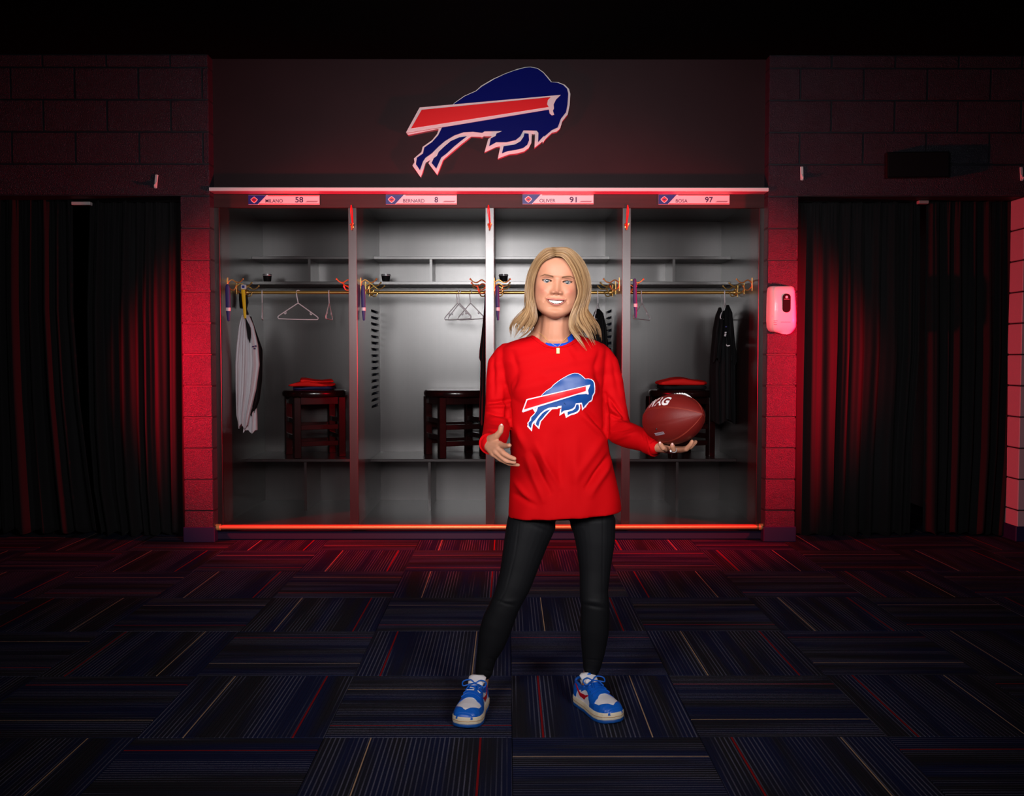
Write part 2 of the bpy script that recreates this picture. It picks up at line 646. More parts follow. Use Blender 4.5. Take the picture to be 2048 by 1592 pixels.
def wave_hook(parent, x, y, z, sx, up_len=.105):
    """brass double coat hook on a side panel: long wavy upper prong, small lower loop"""
    h = bpy.data.objects.new('coat_hook', None)
    mb = MB()
    mb.box(x - .003 * 1, x + .003, y - .012, y + .012, z - .045, z + .045, c=.0015)
    up = catmull([(x, y, z + .012), (x + sx * .03, y - .004, z + .030), (x + sx * .06, y - .006, z + .012), (x + sx * .085, y - .008, z + .016), (x + sx * up_len, y - .010, z + .034)], 14)
    mb.tube(up, .0042, 7)
    mb.ellipsoid(up[-1], (.0068,) * 3, 8, 6)
    lo = catmull([(x, y, z - .012), (x + sx * .022, y - .003, z - .036), (x + sx * .045, y - .005, z - .036), (x + sx * .058, y - .006, z - .012)], 10)
    mb.tube(lo, .0042, 7)
    mb.ellipsoid(lo[-1], (.0068,) * 3, 8, 6)
    bpy.data.objects.remove(h)
    return mb.build('coat_hook', M['brass'], parent, 40)


lockers = []
for i in range(4):
    x0, x1 = PC[i] + PW, PC[i + 1] - PW
    if i == 0: x0 = W(441, 600, YL).x
    if i == 3: x1 = W(1516.5, 600, YL).x
    L_ = thing('locker', ((x0 + x1) / 2, YL, 0), names[i], 'locker', 'row of open lockers')
    lockers.append((L_, x0, x1))
    lam = M['laminate']
    MB().box(x0 - .018, x1 + .018, YB, YB + .02, .075, ZT0).build('back_panel', lam, L_)
    for side, xa in (('l', x0), ('r', x1)):
        xb = xa - .018 if side == 'l' else xa + .018
        a, b = min(xa, xb), max(xa, xb)
        mb = MB()
        if (i, side) in ((1, 'l'), (2, 'r')):
            zt, zb, ns = W(750, 624, 7.2).z, W(750, 811, 7.2).z, 16
            ya, yb = 6.99, 7.39
            mb.box(a, b, YL + .012, ya, .075, ZT0).box(a, b, yb, YB, .075, ZT0).box(a, b, ya, yb, .075, zb - .012).box(a, b, ya, yb, zt + .012, ZT0)
            st = (zt - zb) / (ns - 1)
            for q in range(ns - 1):
                mb.box(a, b, ya, yb, zb + q * st + .010, zb + (q + 1) * st - .010)
            mb.box(a, b, ya, yb, zt + .010, zt + .0125).box(a, b, ya, yb, zb - .0125, zb - .010)
        else:
            mb.box(a, b, YL + .012, YB, .075, ZT0)
        p = mb.build('side_panel', lam, L_)
        if (i, side) in ((1, 'l'), (2, 'r')):
            p['label'] = 'side panel with horizontal vent slots'
    MB().box(x0, x1, YL + .012, YB, ZFL - .02, ZFL).build('floor_panel', lam, L_)
    MB().box(x0 - .018, x1 + .018, YL + .025, YB, ZT0 - .02, ZT0).build('top_panel', lam, L_)
    MB().box(x0, x1, YS, YB, ZS1[0], ZS1[1], c=.0015).build('top_shelf', lam, L_)
    MB().box(x0, x1, YS, YB, ZS2[0], ZS2[1], c=.0015).build('cubby_shelf', lam, L_)
    xm = (x0 + x1) / 2
    MB().box(xm - .0095, xm + .0095, YS + .003, YB, ZS2[1], ZS1[0]).build('cubby_divider', lam, L_)
    MB().box(x0, x1, YSEAT, YB, ZST[0], ZST[1], c=.0015).build('seat_shelf', lam, L_)
    MB().box(xm - .0095, xm + .0095, YSEAT + .03, YB, ZFL, ZST[0]).build('seat_divider', lam, L_)
    # face post(s)
    if i == 0:
        MB().box(XL0, x0, YL - .004, YL + .02, .06, ZH0, c=.0015).build('face_post', lam, L_)
    xr = XL1 if i == 3 else PC[i + 1] + PW
    MB().box(x1, xr, YL - .004, YL + .02, .06, ZH0, c=.0015).build('face_post', lam, L_)
    # closet rod with end cups
    rod = MB().tube([(x0 + .012, YROD, ZROD), (x1 - .012, YROD, ZROD)], .0115, 16, caps=False).build('closet_rod', M['brass'], L_, 40)
    for xe, s in ((x0, 1), (x1, -1)):
        Mx = Matrix.Translation((xe, YROD, ZROD)) @ Matrix.Rotation(s * math.pi / 2, 4, 'Y')
        MB().lathe([(.026, 0), (.026, .004), (.019, .007), (.0165, .018), (.0165, .022), (.012, .022)], 18, Mx).build('rod_cup', M['brass'], rod, 40)
    zh = W(980, 575, 6.7).z
    for (yh, dz) in ((6.52, .008), (6.74, 0), (6.93, -.008)):
        wave_hook(L_, x0, yh, zh + dz, 1)
        wave_hook(L_, x1, yh, zh + dz, -1)

# brass foot rail
fr = thing('foot_rail', (-.12, 6.30, .088), 'brass foot rail along the bottom of the lockers', 'rail')
ra, rb = W(436, 1054, 6.30), W(1524, 1054, 6.30)
zr = (ra.z + rb.z) / 2
MB().tube([(ra.x, 6.30, zr), (rb.x, 6.30, zr)], .0165, 20, caps=False).build('rail', M['brass_rail'], fr, 40)
for xe, s in ((ra.x, 1), (rb.x, -1)):
    Mx = Matrix.Translation((xe, 6.30, zr)) @ Matrix.Rotation(s * math.pi / 2, 4, 'Y')
    MB().lathe([(.021, -.012), (.021, .016), (.017, .020)], 18, Mx).build('end_cap', M['gold'], fr, 40)
for xs in (PC[1], PC[2], PC[3]):
    MB().box(xs - .012, xs + .012, 6.30, YL + .05, zr - .012, zr + .002, c=.002).build('bracket', M['brass'], fr)

# ------------------------------------------------------------------ emblem polygons (traced in a 2048-wide crop: u = 790 + x/5.389, v = 110 + y/5.389)
E_OUT = [(268, 572), (620, 541), (640, 515), (745, 440), (870, 385), (930, 330), (1060, 255), (1190, 198), (1280, 165), (1320, 150), (1400, 132), (1460, 126), (1540, 143), (1600, 183), (1650, 238), (1690, 290), (1760, 293), (1830, 320), (1875, 365), (1890, 420), (1882, 540), (1862, 640), (1805, 710), (1780, 790), (1745, 825), (1690, 838), (1622, 905), (1594, 948), (1588, 933), (1503, 1000), (1510, 855), (1475, 852), (1470, 945), (1440, 1002), (1390, 1040), (1310, 1062), (1230, 1070), (1108, 1117), (1135, 985), (1090, 992), (964, 1050), (1005, 905), (1050, 876), (960, 875), (940, 890), (915, 882), (820, 880), (720, 957), (520, 1127), (455, 1292), (360, 1165), (385, 1128), (330, 1160), (278, 1320), (188, 1190), (210, 1155), (204, 1115), (285, 1045), (298, 990), (400, 918), (455, 850), (472, 796), (142, 862), (122, 840)]
E_BODY = [(640, 527), (750, 450), (875, 395), (935, 345), (1070, 265), (1190, 208), (1290, 172), (1400, 142), (1460, 137), (1535, 152), (1595, 195), (1680, 297), (1750, 303), (1812, 328), (1853, 368), (1866, 420), (1858, 540), (1842, 620), (1788, 690), (1753, 783), (1690, 813), (1610, 880), (1606, 872), (1542, 942), (1545, 840), (1525, 818), (1385, 815), (1350, 880), (1300, 920), (1200, 943), (1090, 943), (1015, 985), (1032, 902), (1084, 876), (1092, 850), (1160, 822), (965, 826), (940, 842), (840, 830), (740, 836), (640, 870), (540, 930), (470, 990), (400, 1060), (330, 1110), (303, 1150), (270, 1243), (227, 1180), (237, 1110), (302, 1065), (317, 1000), (400, 942), (465, 870), (505, 790), (560, 650)]
E_HIND = [(775, 878), (690, 890), (600, 930), (530, 990), (472, 1045), (452, 1090), (420, 1112), (395, 1165), (445, 1225), (500, 1105), (560, 1060), (640, 985), (715, 925)]
E_FORE = [(1395, 846), (1440, 850), (1445, 920), (1425, 970), (1380, 1005), (1300, 1025), (1215, 1038), (1153, 1062), (1170, 985), (1290, 967), (1352, 932), (1385, 884)]
E_STR = [(268, 572), (1785, 437), (1735, 485), (1708, 540), (1712, 582), (1700, 606), (1714, 650), (1690, 656), (1666, 636), (1658, 594), (137, 846), (122, 840)]
E_RED = [(290, 598), (1676, 462), (1646, 495), (1638, 540), (1655, 568), (176, 798)]


def prism_xz(pts, y_front, y_back):
    """extrude an outline given as (x, z) points between two depths"""
    bm = bmesh.new()
    vs = [bm.verts.new((x, y_front, z)) for x, z in pts]
    f = bm.faces.new(vs)
    r = bmesh.ops.extrude_face_region(bm, geom=[f])
    for e in r['geom']:
        if isinstance(e, bmesh.types.BMVert):
            e.co.y = y_back
    bmesh.ops.triangulate(bm, faces=[q for q in bm.faces if len(q.verts) > 4])
    bmesh.ops.recalc_face_normals(bm, faces=bm.faces[:])
    me = bpy.data.meshes.new('prism')
    bm.to_mesh(me)
    bm.free()
    return me


def emb(poly, Y):
    return [(p.x, p.z) for p in (W(790 + x / 5.389, 110 + y / 5.389, Y) for x, y in poly)]


YE = 6.31
sg = thing('logo_sign', W(978, 245, YE), 'large charging bison emblem sign mounted above the lockers', 'sign')
link('backing_panel', prism_xz(emb(E_OUT, YE), YE, YL), M['sign_white'], sg)
link('bison_body', prism_xz(emb(E_BODY, YE), YE - .010, YE), M['sign_blue'], sg)
link('hind_leg', prism_xz(emb(E_HIND, YE), YE - .006, YE), M['sign_blue'], sg)
link('fore_leg', prism_xz(emb(E_FORE, YE), YE - .006, YE), M['sign_blue'], sg)
link('stripe_border', prism_xz(emb(E_STR, YE), YE - .016, YE - .008), M['sign_white'], sg)
link('red_stripe', prism_xz(emb(E_RED, YE), YE - .019, YE - .015), M['sign_red'], sg)


# ------------------------------------------------------------------ lettering
def text_mesh(s, height, bold=0.0, extrude=.0006, xscale=1.0):
    c = bpy.data.curves.new('t', 'FONT')
    c.body = s
    c.size = 1.0
    c.offset = bold
    c.extrude = 0
    o = bpy.data.objects.new('t', c)
    COL.objects.link(o)
    dg = bpy.context.evaluated_depsgraph_get()
    me = bpy.data.meshes.new_from_object(o.evaluated_get(dg))
    bpy.data.objects.remove(o, do_unlink=True)
    co = get_co(me)
    lo, hi = co.min(0), co.max(0)
    k = height / (hi[1] - lo[1])
    co[:, 0] = (co[:, 0] - lo[0]) * k * xscale
    co[:, 1] = (co[:, 1] - lo[1]) * k
    set_co(me, co)
    return me


def put_text(name, s, origin, height, m, parent, bold=0.0, xscale=1.0, width=None):
    me = text_mesh(s, height, bold, xscale=xscale)
    co = get_co(me)
    if width:
        co[:, 0] *= width / co[:, 0].max()
    co = np.stack([co[:, 0] + origin[0], np.full(len(co), origin[1]), co[:, 1] + origin[2]], 1)
    set_co(me, co)
    return link(name, me, m, parent)


plates = [(496.5, 639, 390, 409.5, 'MILANO', '58', (531, 565.5), (590.5, 606.5)), (771.5, 913.5, 389, 409, 'BERNARD', '8', (806, 849), (869, 876)),
          (1045, 1187, 388.5, 408.5, 'OLIVER', '91', (1079, 1111), (1139, 1153.5)), (1317, 1459, 389, 409, 'BOSA', '97', (1351.5, 1375), (1410, 1426))]
plab = ['name plate numbered 58 on the header above the leftmost locker', 'name plate numbered 8 on the header above the second locker',
        'name plate numbered 91 on the header above the woman', 'name plate numbered 97 on the header above the rightmost locker']
for (ua, ub, va, vb, nm, num, un, uu), lb in zip(plates, plab):
    Yp = YL - .010
    A, B = W(ua, va, Yp), W(ub, vb, Yp)
    t = thing('name_plate', ((A.x + B.x) / 2, Yp, B.z), lb, 'name plate', 'name plates on the locker header')
    w, h = B.x - A.x, A.z - B.z
    MB().box(A.x, B.x, Yp, YL - .004, B.z, A.z, c=.001).build('plate', M['plate_white'], t)
    g = Yp - .0006
    link('blue_corner', prism_xz([(A.x, A.z - .0015), (A.x + .255 * w, A.z - .0015), (A.x + .13 * w, B.z + .0015), (A.x, B.z + .0015)], g, Yp), M['plate_blue'], t)
    for z0, z1 in ((A.z - .007, A.z - .002), (B.z + .002, B.z + .007)):
        sh = .275 if z0 > (A.z + B.z) / 2 else .145
        link('red_line', prism_xz([(A.x + sh * w, z0), (B.x - .001, z0), (B.x - .001, z1), (A.x + (sh + .005) * w, z1)], g, Yp), M['plate_red'], t)
    cx, cz, r = A.x + .082 * w, (A.z + B.z) / 2, .36 * h
    hexo = [(-1.05, .1), (-.55, .55), (0, .95), (.55, .55), (1.05, .1), (.75, -.4), (0, -1.0), (-.75, -.4)]
    cr = link('crest', prism_xz([(cx + a * r, cz + b * r) for a, b in hexo], g - .0006, Yp), M['plate_white'], t)
    link('crest_field', prism_xz([(cx + a * r * .78, cz + b * r * .78) for a, b in hexo], g - .0012, Yp), M['plate_red'], cr)
    link('crest_mark', prism_xz([(cx - .55 * r, cz + .22 * r), (cx, cz + .05 * r), (cx + .55 * r, cz + .22 * r), (cx + .2 * r, cz - .22 * r), (cx - .2 * r, cz - .22 * r)], g - .0018, Yp), M['plate_blue'], cr)
    p0 = W(un[0], 405.2 if nm != 'OLIVER' else 404.8, g)
    put_text('name_lettering', nm, (p0.x, g - .0004, p0.z), .0225, M['plate_ink'], t, .007, width=W(un[1], 400, g).x - p0.x)
    p1 = W(uu[0], 405.0, g)
    put_text('number_lettering', num, (p1.x, g - .0004, p1.z), .036, M['plate_ink'], t, .02, width=W(uu[1], 400, g).x - p1.x)
    p2 = W(ub - 29, 404.5, g)
    link('grey_mark', prism_xz([(p2.x, p2.z), (p2.x + .075, p2.z), (p2.x + .088, p2.z + .009), (p2.x + .016, p2.z + .009)], g, Yp), M['grey_ink'], t)

# brass hooks with red cords on the three middle posts
for q, (u0, lb) in enumerate(((705, 'on the post between the first two lockers'), (979, 'on the middle locker post'), (1252, 'on the post right of the woman'))):
    p = W(u0, 455, YL)
    t = thing('post_hook', (p.x, YL - .004, p.z), 'small brass hook with a red cord ' + lb, 'hook', 'brass hooks on the locker posts')
    mb = MB()
    mb.tube([(p.x, YL - .004, p.z + .012), (p.x, YL - .012, p.z + .010), (p.x, YL - .02, p.z - .012), (p.x, YL - .035, p.z - .018), (p.x + .006, YL - .046, p.z + .004), (p.x + .012, YL - .05, p.z + .02)], .0042, 8)
    mb.tube([(p.x, YL - .006, p.z + .01), (p.x - .008, YL - .018, p.z + .022), (p.x - .01, YL - .026, p.z + .014)], .0038, 8)
    mb.lathe([(.010, 0), (.010, .004), (.004, .006)], 14, Matrix.Translation((p.x, YL - .004, p.z + .004)) @ Matrix.Rotation(math.pi / 2, 4, 'X'))
    mb.build('hook', M['brass'], t, 40)
    tp = W(u0 - (2 if q < 2 else -3), 413, YL)
    mb = MB()
    mb.tube(catmull([(tp.x, YL - .010, tp.z + .006), (tp.x - .004, YL - .010, tp.z - .03), (p.x + .001, YL - .016, p.z + .03), (p.x, YL - .028, p.z - .006)], 16), .0034, 7)
    mb.tube(catmull([(tp.x, YL - .010, tp.z + .006), (tp.x + .006, YL - .010, tp.z - .03), (p.x + .004, YL - .016, p.z + .03), (p.x, YL - .028, p.z - .008)], 16), .0034, 7)
    mb.build('red_cord', M['cord_red'], t, 40)

# ------------------------------------------------------------------ things inside the lockers
for (uc, Yc, lb) in ((535, 7.24, 'in the leftmost locker cubby'), (772, 7.24, 'in the second locker cubby'), (1007, 7.24, 'beside the middle post, left of the woman\'s head')):
    p = W(uc, 563, Yc)
    t = thing('tumbler', (p.x, Yc, ZS2[1]), 'small dark smoked tumbler ' + lb, 'cup', 'dark tumblers on the cubby shelves')
    T = Matrix.Translation((p.x, Yc, ZS2[1]))
    MB().lathe([(.026, 0), (.027, .002), (.033, .046), (.0345, .050), (.0345, .060), (.032, .060), (.030, .046), (.024, .004)], 28, T).build('cup', M['cup'], t, 35)
    MB().lathe([(.0352, .049), (.0358, .0505), (.0358, .0535), (.0352, .055)], 28, T).build('rim_band', M['silver'], t, 35)


def stool(u, label):
    Yc = 7.165
    p = W(u, 850, Yc)
    z0 = ZST[1]
    t = thing('stool', (p.x, Yc, z0), label, 'stool', 'round lacquered stools in the lockers')
    T = Matrix.Translation((p.x, Yc, z0)) @ Matrix.Rotation(math.radians(24), 4, 'Z')
    H = .492
    MB().lathe([(.05, H - .052), (.215, H - .052), (.229, H - .046), (.234, H - .030), (.232, H - .014), (.224, H - .004), (.20, H), (.05, H)], 40, T).build('seat', M['stool'], t, 35)
    rr = .163
    for a in range(4):
        sx, sy = (1 if a in (0, 3) else -1), (1 if a < 2 else -1)
        MB().box(sx * rr - .026, sx * rr + .026, sy * rr * .93 - .026, sy * rr * .93 + .026, 0, H - .052, c=.004, M=T).build('leg', M['stool'], t)
    for s in (-1, 1):
        for zz, hh in ((H - .105, .053), (.205, .036), (.085, .036)):
            MB().box(-rr + .026, rr - .026, s * rr * .93 - .012, s * rr * .93 + .012, zz, zz + hh, c=.002, M=T).build('apron' if zz > .3 else 'stretcher', M['stool'], t)
            zz2 = zz if zz > .3 else zz + .045
            MB().box(s * rr - .012, s * rr + .012, -rr * .93 + .026, rr * .93 - .026, zz2, zz2 + hh, c=.002, M=T).build('apron' if zz > .3 else 'stretcher', M['stool'], t)
    return p.x, Yc, z0 + H


st1 = stool(629.5, 'dark lacquered stool with folded red clothes in the leftmost locker')
st2 = stool(911, 'bare dark lacquered stool in the second locker')
st4 = stool(1360, 'dark lacquered stool behind the football')


def folded(st, label, layers, group=None):
    t = thing('folded_clothes', (st[0], st[1], st[2]), label, 'clothes')
    z = st[2] + .001
    for q, (dx, dy, w, d, h, rz, m, nm) in enumerate(layers):
        n, k = 26, 18
        rings = []
        for i in range(n):
            ang = 2 * math.pi * i / n
        P = []
        T = Matrix.Translation((st[0] + dx, st[1] + dy, z)) @ Matrix.Rotation(rz, 4, 'Z')
        # rounded pad: stacked superellipse rings with soft uneven edge
        rs = [(0.86, 0.0), (.97, .15), (1.0, .5), (.97, .85), (.86, 1.0), (.4, 1.06)]
        mb = MB()
        R = []
        for s_, f in rs:
            ring = []
            for i in range(40):
                a = 2 * math.pi * i / 40
                c_, s2 = math.cos(a), math.sin(a)
                e = .38
                x = math.copysign(abs(c_) ** e, c_) * w / 2 * s_
                y = math.copysign(abs(s2) ** e, s2) * d / 2 * s_
                wob = .006 * math.sin(5 * a + q) + .004 * math.sin(9 * a + 2 * q)
                zz = h * f + (.010 * math.sin(x * 22 + q * 2) + .006 * math.sin(y * 30)) * f - .35 * h * max(0, abs(x) / (w / 2) - .55) * f
                ring.append(T @ Vector((x + wob * c_, y + wob * s2, max(zz, 0.0) if f == 0 else max(zz, .002))))
            R.append(ring)
        mb.loft(R, True)
        mb.build(nm, m, t, 60)
        z += h * .92
    return t


folded(st1, 'folded red and navy clothes lying on the stool in the leftmost locker',
       [(.0, -.02, .30, .24, .026, .1, M['navy_cloth'], 'navy_layer'), (-.01, -.04, .32, .22, .030, -.08, M['red_cloth'], 'red_layer'), (.02, -.03, .24, .18, .022, .2, M['red_cloth'], 'red_top_layer')])
folded(st4, 'folded red shirt over dark clothes on the stool behind the football',
       [(.01, -.02, .34, .24, .036, .05, M['black_cloth'], 'dark_layer'), (.0, -.03, .36, .24, .040, -.04, M['red_cloth'], 'red_layer')])


def hanger(u, ang, label, parts=True, Y=YROD, scale=.76):
    """plastic tubular hanger on the closet rod; ang = turn about the hook"""
    x = W(u, 585, Y).x
    t = thing('clothes_hanger', (x, Y, ZROD), label, 'hanger', 'white plastic hangers on the closet rods')
    R = Matrix.Translation((x, Y, ZROD)) @ Matrix.Rotation(ang, 4, 'Z') @ Matrix.Scale(scale, 4)
    r = .0038
    hook = [(.012, 0, -.004), (.0185, 0, .006), (.013, 0, .0175), (0, 0, .0195), (-.012, 0, .014), (-.0165, 0, .0), (-.012, 0, -.04), (-.004, 0, -.075), (0, 0, -.10)]
    hk = [R @ Vector(p) for p in catmull(hook, 26)]
    MB().tube(hk, r, 8).build('hook', M['hanger'], t, 50)
    arm = catmull([(0, 0, -.10), (.06, 0, -.138), (.15, 0, -.196), (.195, 0, -.226), (.203, 0, -.240), (.195, 0, -.252)], 18)
    body = [(-p[0], p[1], p[2]) for p in arm[::-1]] + [tuple(p) for p in arm[1:]] + [(.1, 0, -.254), (0, 0, -.254), (-.1, 0, -.254), (-.195, 0, -.252)]
    MB().tube([R @ Vector(p) for p in body], r, 8).build('body', M['hanger'], t, 50)
    for s in (-1, 1):
        nt_ = catmull([(s * .125, 0, -.178), (s * .122, 0, -.20), (s * .132, 0, -.207), (s * .14, 0, -.196)], 8)
        MB().tube([R @ Vector(p) for p in nt_], r * .9, 6).build('strap_notch', M['hanger'], t, 50)
    return t


hanger(524, math.radians(103), 'white hanger seen edge on beside the white jersey')
hanger(596, math.radians(36), 'white hanger turned towards the viewer in the leftmost locker')
hanger(658, math.radians(92), 'narrow looking white hanger next to the first inner post')
hanger(915, math.radians(-50), 'frontmost of the two overlapping hangers in the second locker')
hanger(919, math.radians(-55), 'rear one of the two overlapping hangers in the second locker')
hanger(941, math.radians(-52), 'white hanger closest to the middle post in the second locker')
hanger(1196, math.radians(76), 'white hanger holding a black shirt beside the woman\'s hair')
hanger(1284, math.radians(60), 'white hanger in the rightmost locker beside the navy strap')
hanger(1450, math.radians(66), 'white hanger holding the black shirt in the rightmost locker')


def garment(name, label, cat, outline, Yg, depth, m, folds=7, parent=None, seed=0):
    """hanging cloth with thickness and folds; outline = rows of (v, uL, uR) on plane Yg"""
    n, k = 60, 48
    vs_ = [r[0] for r in outline]
    P = np.zeros((n, 2 * k, 3))
    for i, v in enumerate(np.linspace(vs_[0], vs_[-1], n)):
        ul = np.interp(v, vs_, [r[1] for r in outline])
        ur = np.interp(v, vs_, [r[2] for r in outline])
        f = i / (n - 1)
        for j in range(2 * k):
            a = 2 * math.pi * j / (2 * k)
            c_, s_ = math.cos(a), math.sin(a)
            s = (1 - c_) / 2
            u = ul + (ur - ul) * s
            dd = depth * (.35 + .65 * min(1, f * 3)) * math.copysign(abs(s_) ** .7, s_)
            fold = (.007 if m is M['white_cloth'] else .012) * min(1, f * 2.5) * math.sin(folds * s * math.pi * 2 + seed + 1.2 * math.sin(3 * f + seed)) + .006 * math.sin(folds * 2.3 * s * 6 + seed * 2)
            vv = v + 5 * math.sin(s * 9 + seed) * (f > .97) * (1 if s_ < 0 else .4)
            p = W(u, vv, Yg)
            P[i, j] = (p.x, Yg + dd * (1 if s_ > 0 else 1) + fold * (1 if abs(s_) > .15 else .2), p.z)
    me = grid_mesh(P, name, True)
    bm = bmesh.new()
    bm.from_mesh(me)
    bm.verts.ensure_lookup_table()
    bm.faces.new([bm.verts[q] for q in range(2 * k)][::-1])
    bm.faces.new([bm.verts[q] for q in range((n - 1) * 2 * k, n * 2 * k)])
    bmesh.ops.recalc_face_normals(bm, faces=bm.faces[:])
    bm.to_mesh(me)
    bm.free()
    smooth(me, 60)
    o = link(name, me, m, parent)
    if parent is None:
        tag(o, label, cat)
    return o


# white jersey on the yellow lanyard
pj = W(492, 640, 6.620)
js = thing('jersey', (pj.x, 6.620, W(490, 862, 6.620).z), 'white jersey hanging by its neck in the leftmost locker', 'jersey')
garment('white_body', None, None, [(630, 484, 498), (650, 478, 507), (690, 473, 516), (730, 470, 519), (780, 471, 512), (830, 473, 500), (852, 478, 496)], 6.620, .035, M['white_cloth'], 3, js, 1)
garment('white_tail', None, None, [(800, 492, 512), (830, 490, 514), (862, 486, 515)], 6.670, .02, M['white_cloth'], 2, js, 2)
garment('black_lining', None, None, [(633, 494, 502), (700, 505, 524), (760, 500, 523), (800, 498, 518), (828, 499, 508)], 6.655, .02, M['black_cloth'], 2, js, 3)
link('neck_opening', prism_xz([(p.x, p.z) for p in (W(u, v, 6.578) for u, v in ((491, 636), (496, 645), (501, 656), (502, 668), (500, 686), (496, 676), (493, 655)))], 6.572, 6.584), M['black_cloth'], js)
for (u, v) in ((506, 693), (509, 697), (511, 692)):
    q = W(u, v, 6.575)
    MB().box(q.x - .006, q.x + .006, 6.572, 6.582, q.z - .004, q.z + .004).build('printed_mark', M['plate_ink'], js)
ly = [W(486, 575, 6.610), W(487, 590, 6.600), W(488.5, 610, 6.590), W(490, 632, 6.585), W(490.5, 636, 6.585)]
lan = thing('lanyard', (ly[0].x, 6.610, ly[-1].z), 'yellow lanyard holding up the white jersey', 'lanyard')
MB().tube(ly, [.013, .013, .011, .009, .007], 10, flat=.35, up=(0, 1, 0)).build('strap', M['yellow'], lan, 50)
q = W(487.5, 574, 6.595)
MB().box(q.x - .017, q.x + .017, 6.582, 6.608, q.z - .016, q.z + .016, c=.004).build('buckle', M['hanger'], lan)
MB().box(q.x - .009, q.x + .009, 6.579, 6.583, q.z - .008, q.z + .009, c=.001).build('blue_badge', M['plate_blue'], lan)
ib = [W(493, 592, 6.620), W(494, 605, 6.620), W(492, 618, 6.620), W(495, 628, 6.620)]
tag(MB().tube(ib, [.008, .010, .007, .009], 8).build('key_pouch', M['black_cloth'], None, 50), 'small black pouch hanging behind the yellow lanyard', 'pouch')
tag(garment('black_pouch', 'x', 'pouch', [(586, 478, 485), (600, 478, 486), (613, 479, 486)], 6.750, .012, M['black_cloth'], 1), 'small flat black bag hanging left of the yellow lanyard', 'pouch')


def strap(name, u0, u1, v0, v1, Y, label, tip=1.0, tag_v=None):
    t = thing(name, W((u0 + u1) / 2, v1, Y), label, 'strap', 'navy straps on the coat hooks')
    c = (u0 + u1) / 2
    hw = (u1 - u0) / 2
    mb = MB()
    vs_ = np.linspace(v0, v1, 12)
    pts = [W(c + (v - v0) * .03, v, Y) for v in vs_]
    wd = [hw / FPX * Y * float(np.interp(v, [v0, v0 + 8, v0 + .65 * (v1 - v0), v1], [.8, 1.0, .95, .55 * tip])) for v in vs_]
    mb.tube(pts, wd, 14, flat=.4, up=(0, 1, 0)).build('band', M['navy_strap'], t, 50)
    tv = tag_v or (v0 + .68 * (v1 - v0))
    a = W(c + (tv - v0) * .03, tv, Y)
    MB().tube([W(c + (tv - v0) * .03, tv - 3, Y), W(c + (tv - v0) * .03, tv + 3.5, Y)], hw / FPX * Y * 1.0, 14, caps=False, flat=.5, up=(0, 1, 0)).build('pale_sleeve', M['hanger'], t, 50)
    return t


strap('hanging_strap', 450, 460, 572, 640, 6.41, 'navy strap with pale sleeve on the leftmost locker wall')
strap('hanging_strap', 721.5, 730, 573, 639, 6.50, 'navy strap with pale sleeve beside the first inner post')
strap('hanging_strap', 990, 998, 573, 639, 6.50, 'navy strap hanging just right of the middle post')
strap('hanging_strap', 1265.5, 1273, 560, 634, 6.50, 'navy strap hanging just right of the post by the football')

g2 = garment('black_garment', 'black garment hanging beside the middle post behind the woman\'s sleeve', 'garment',
             [(588, 969.5, 971), (620, 968, 971.5), (640, 966, 972), (668, 963, 972), (700, 959, 972), (717, 958, 972), (722, 961, 972), (780, 960, 972), (845, 958, 972)], 6.72, .05, M['black_cloth'], 2, None, 4)
g3 = garment('black_shirt', 'black shirt on a hanger beside the woman\'s hair', 'shirt',
             [(618, 1192, 1198), (626, 1188, 1206), (650, 1180, 1212), (690, 1176, 1215), (760, 1172, 1216), (840, 1170, 1216)], 7.0, .12, M['black_cloth'], 3, None, 5)
# black shirt in the last locker with two raised shoulders
s4 = thing('black_shirt', W(1455, 842, 6.98), 'black shirt with small white chest mark in the rightmost locker', 'shirt')
garment('body', None, None, [(622, 1438, 1460), (640, 1431, 1465), (665, 1427, 1467), (700, 1424, 1468), (745, 1421, 1469), (790, 1422, 1469), (842, 1423, 1470)], 6.98, .11, M['black_cloth'], 4, s4, 6)
garment('sleeve', None, None, [(615, 1438, 1442), (630, 1432, 1446), (660, 1427, 1445), (700, 1424, 1442), (720, 1423, 1440)], 6.90, .05, M['black_cloth'], 2, s4, 7)
garment('sleeve', None, None, [(610, 1453, 1457), (625, 1448, 1464), (655, 1447, 1467), (700, 1448, 1471), (725, 1450, 1473)], 6.93, .05, M['black_cloth'], 2, s4, 8)
sw = [(1452.5, 688), (1454, 690.5), (1459.5, 690), (1460, 691.5), (1455.5, 693), (1452.5, 692)]
link('chest_mark', prism_xz([(p.x, p.z) for p in (W(u, v, 6.845) for u, v in sw)], 6.840, 6.850), M['sign_white'], s4)
for (u, v, m) in ((1452, 653.5, M['navy_strap']), (1451, 665, M['hanger']), (1450.5, 668.5, M['hanger']), (1450, 671.5, M['hanger'])):
    q = W(u, v, 6.845)
    MB().box(q.x - .006, q.x + .006, 6.840, 6.850, q.z - .004, q.z + .004).build('chest_print', m, s4)


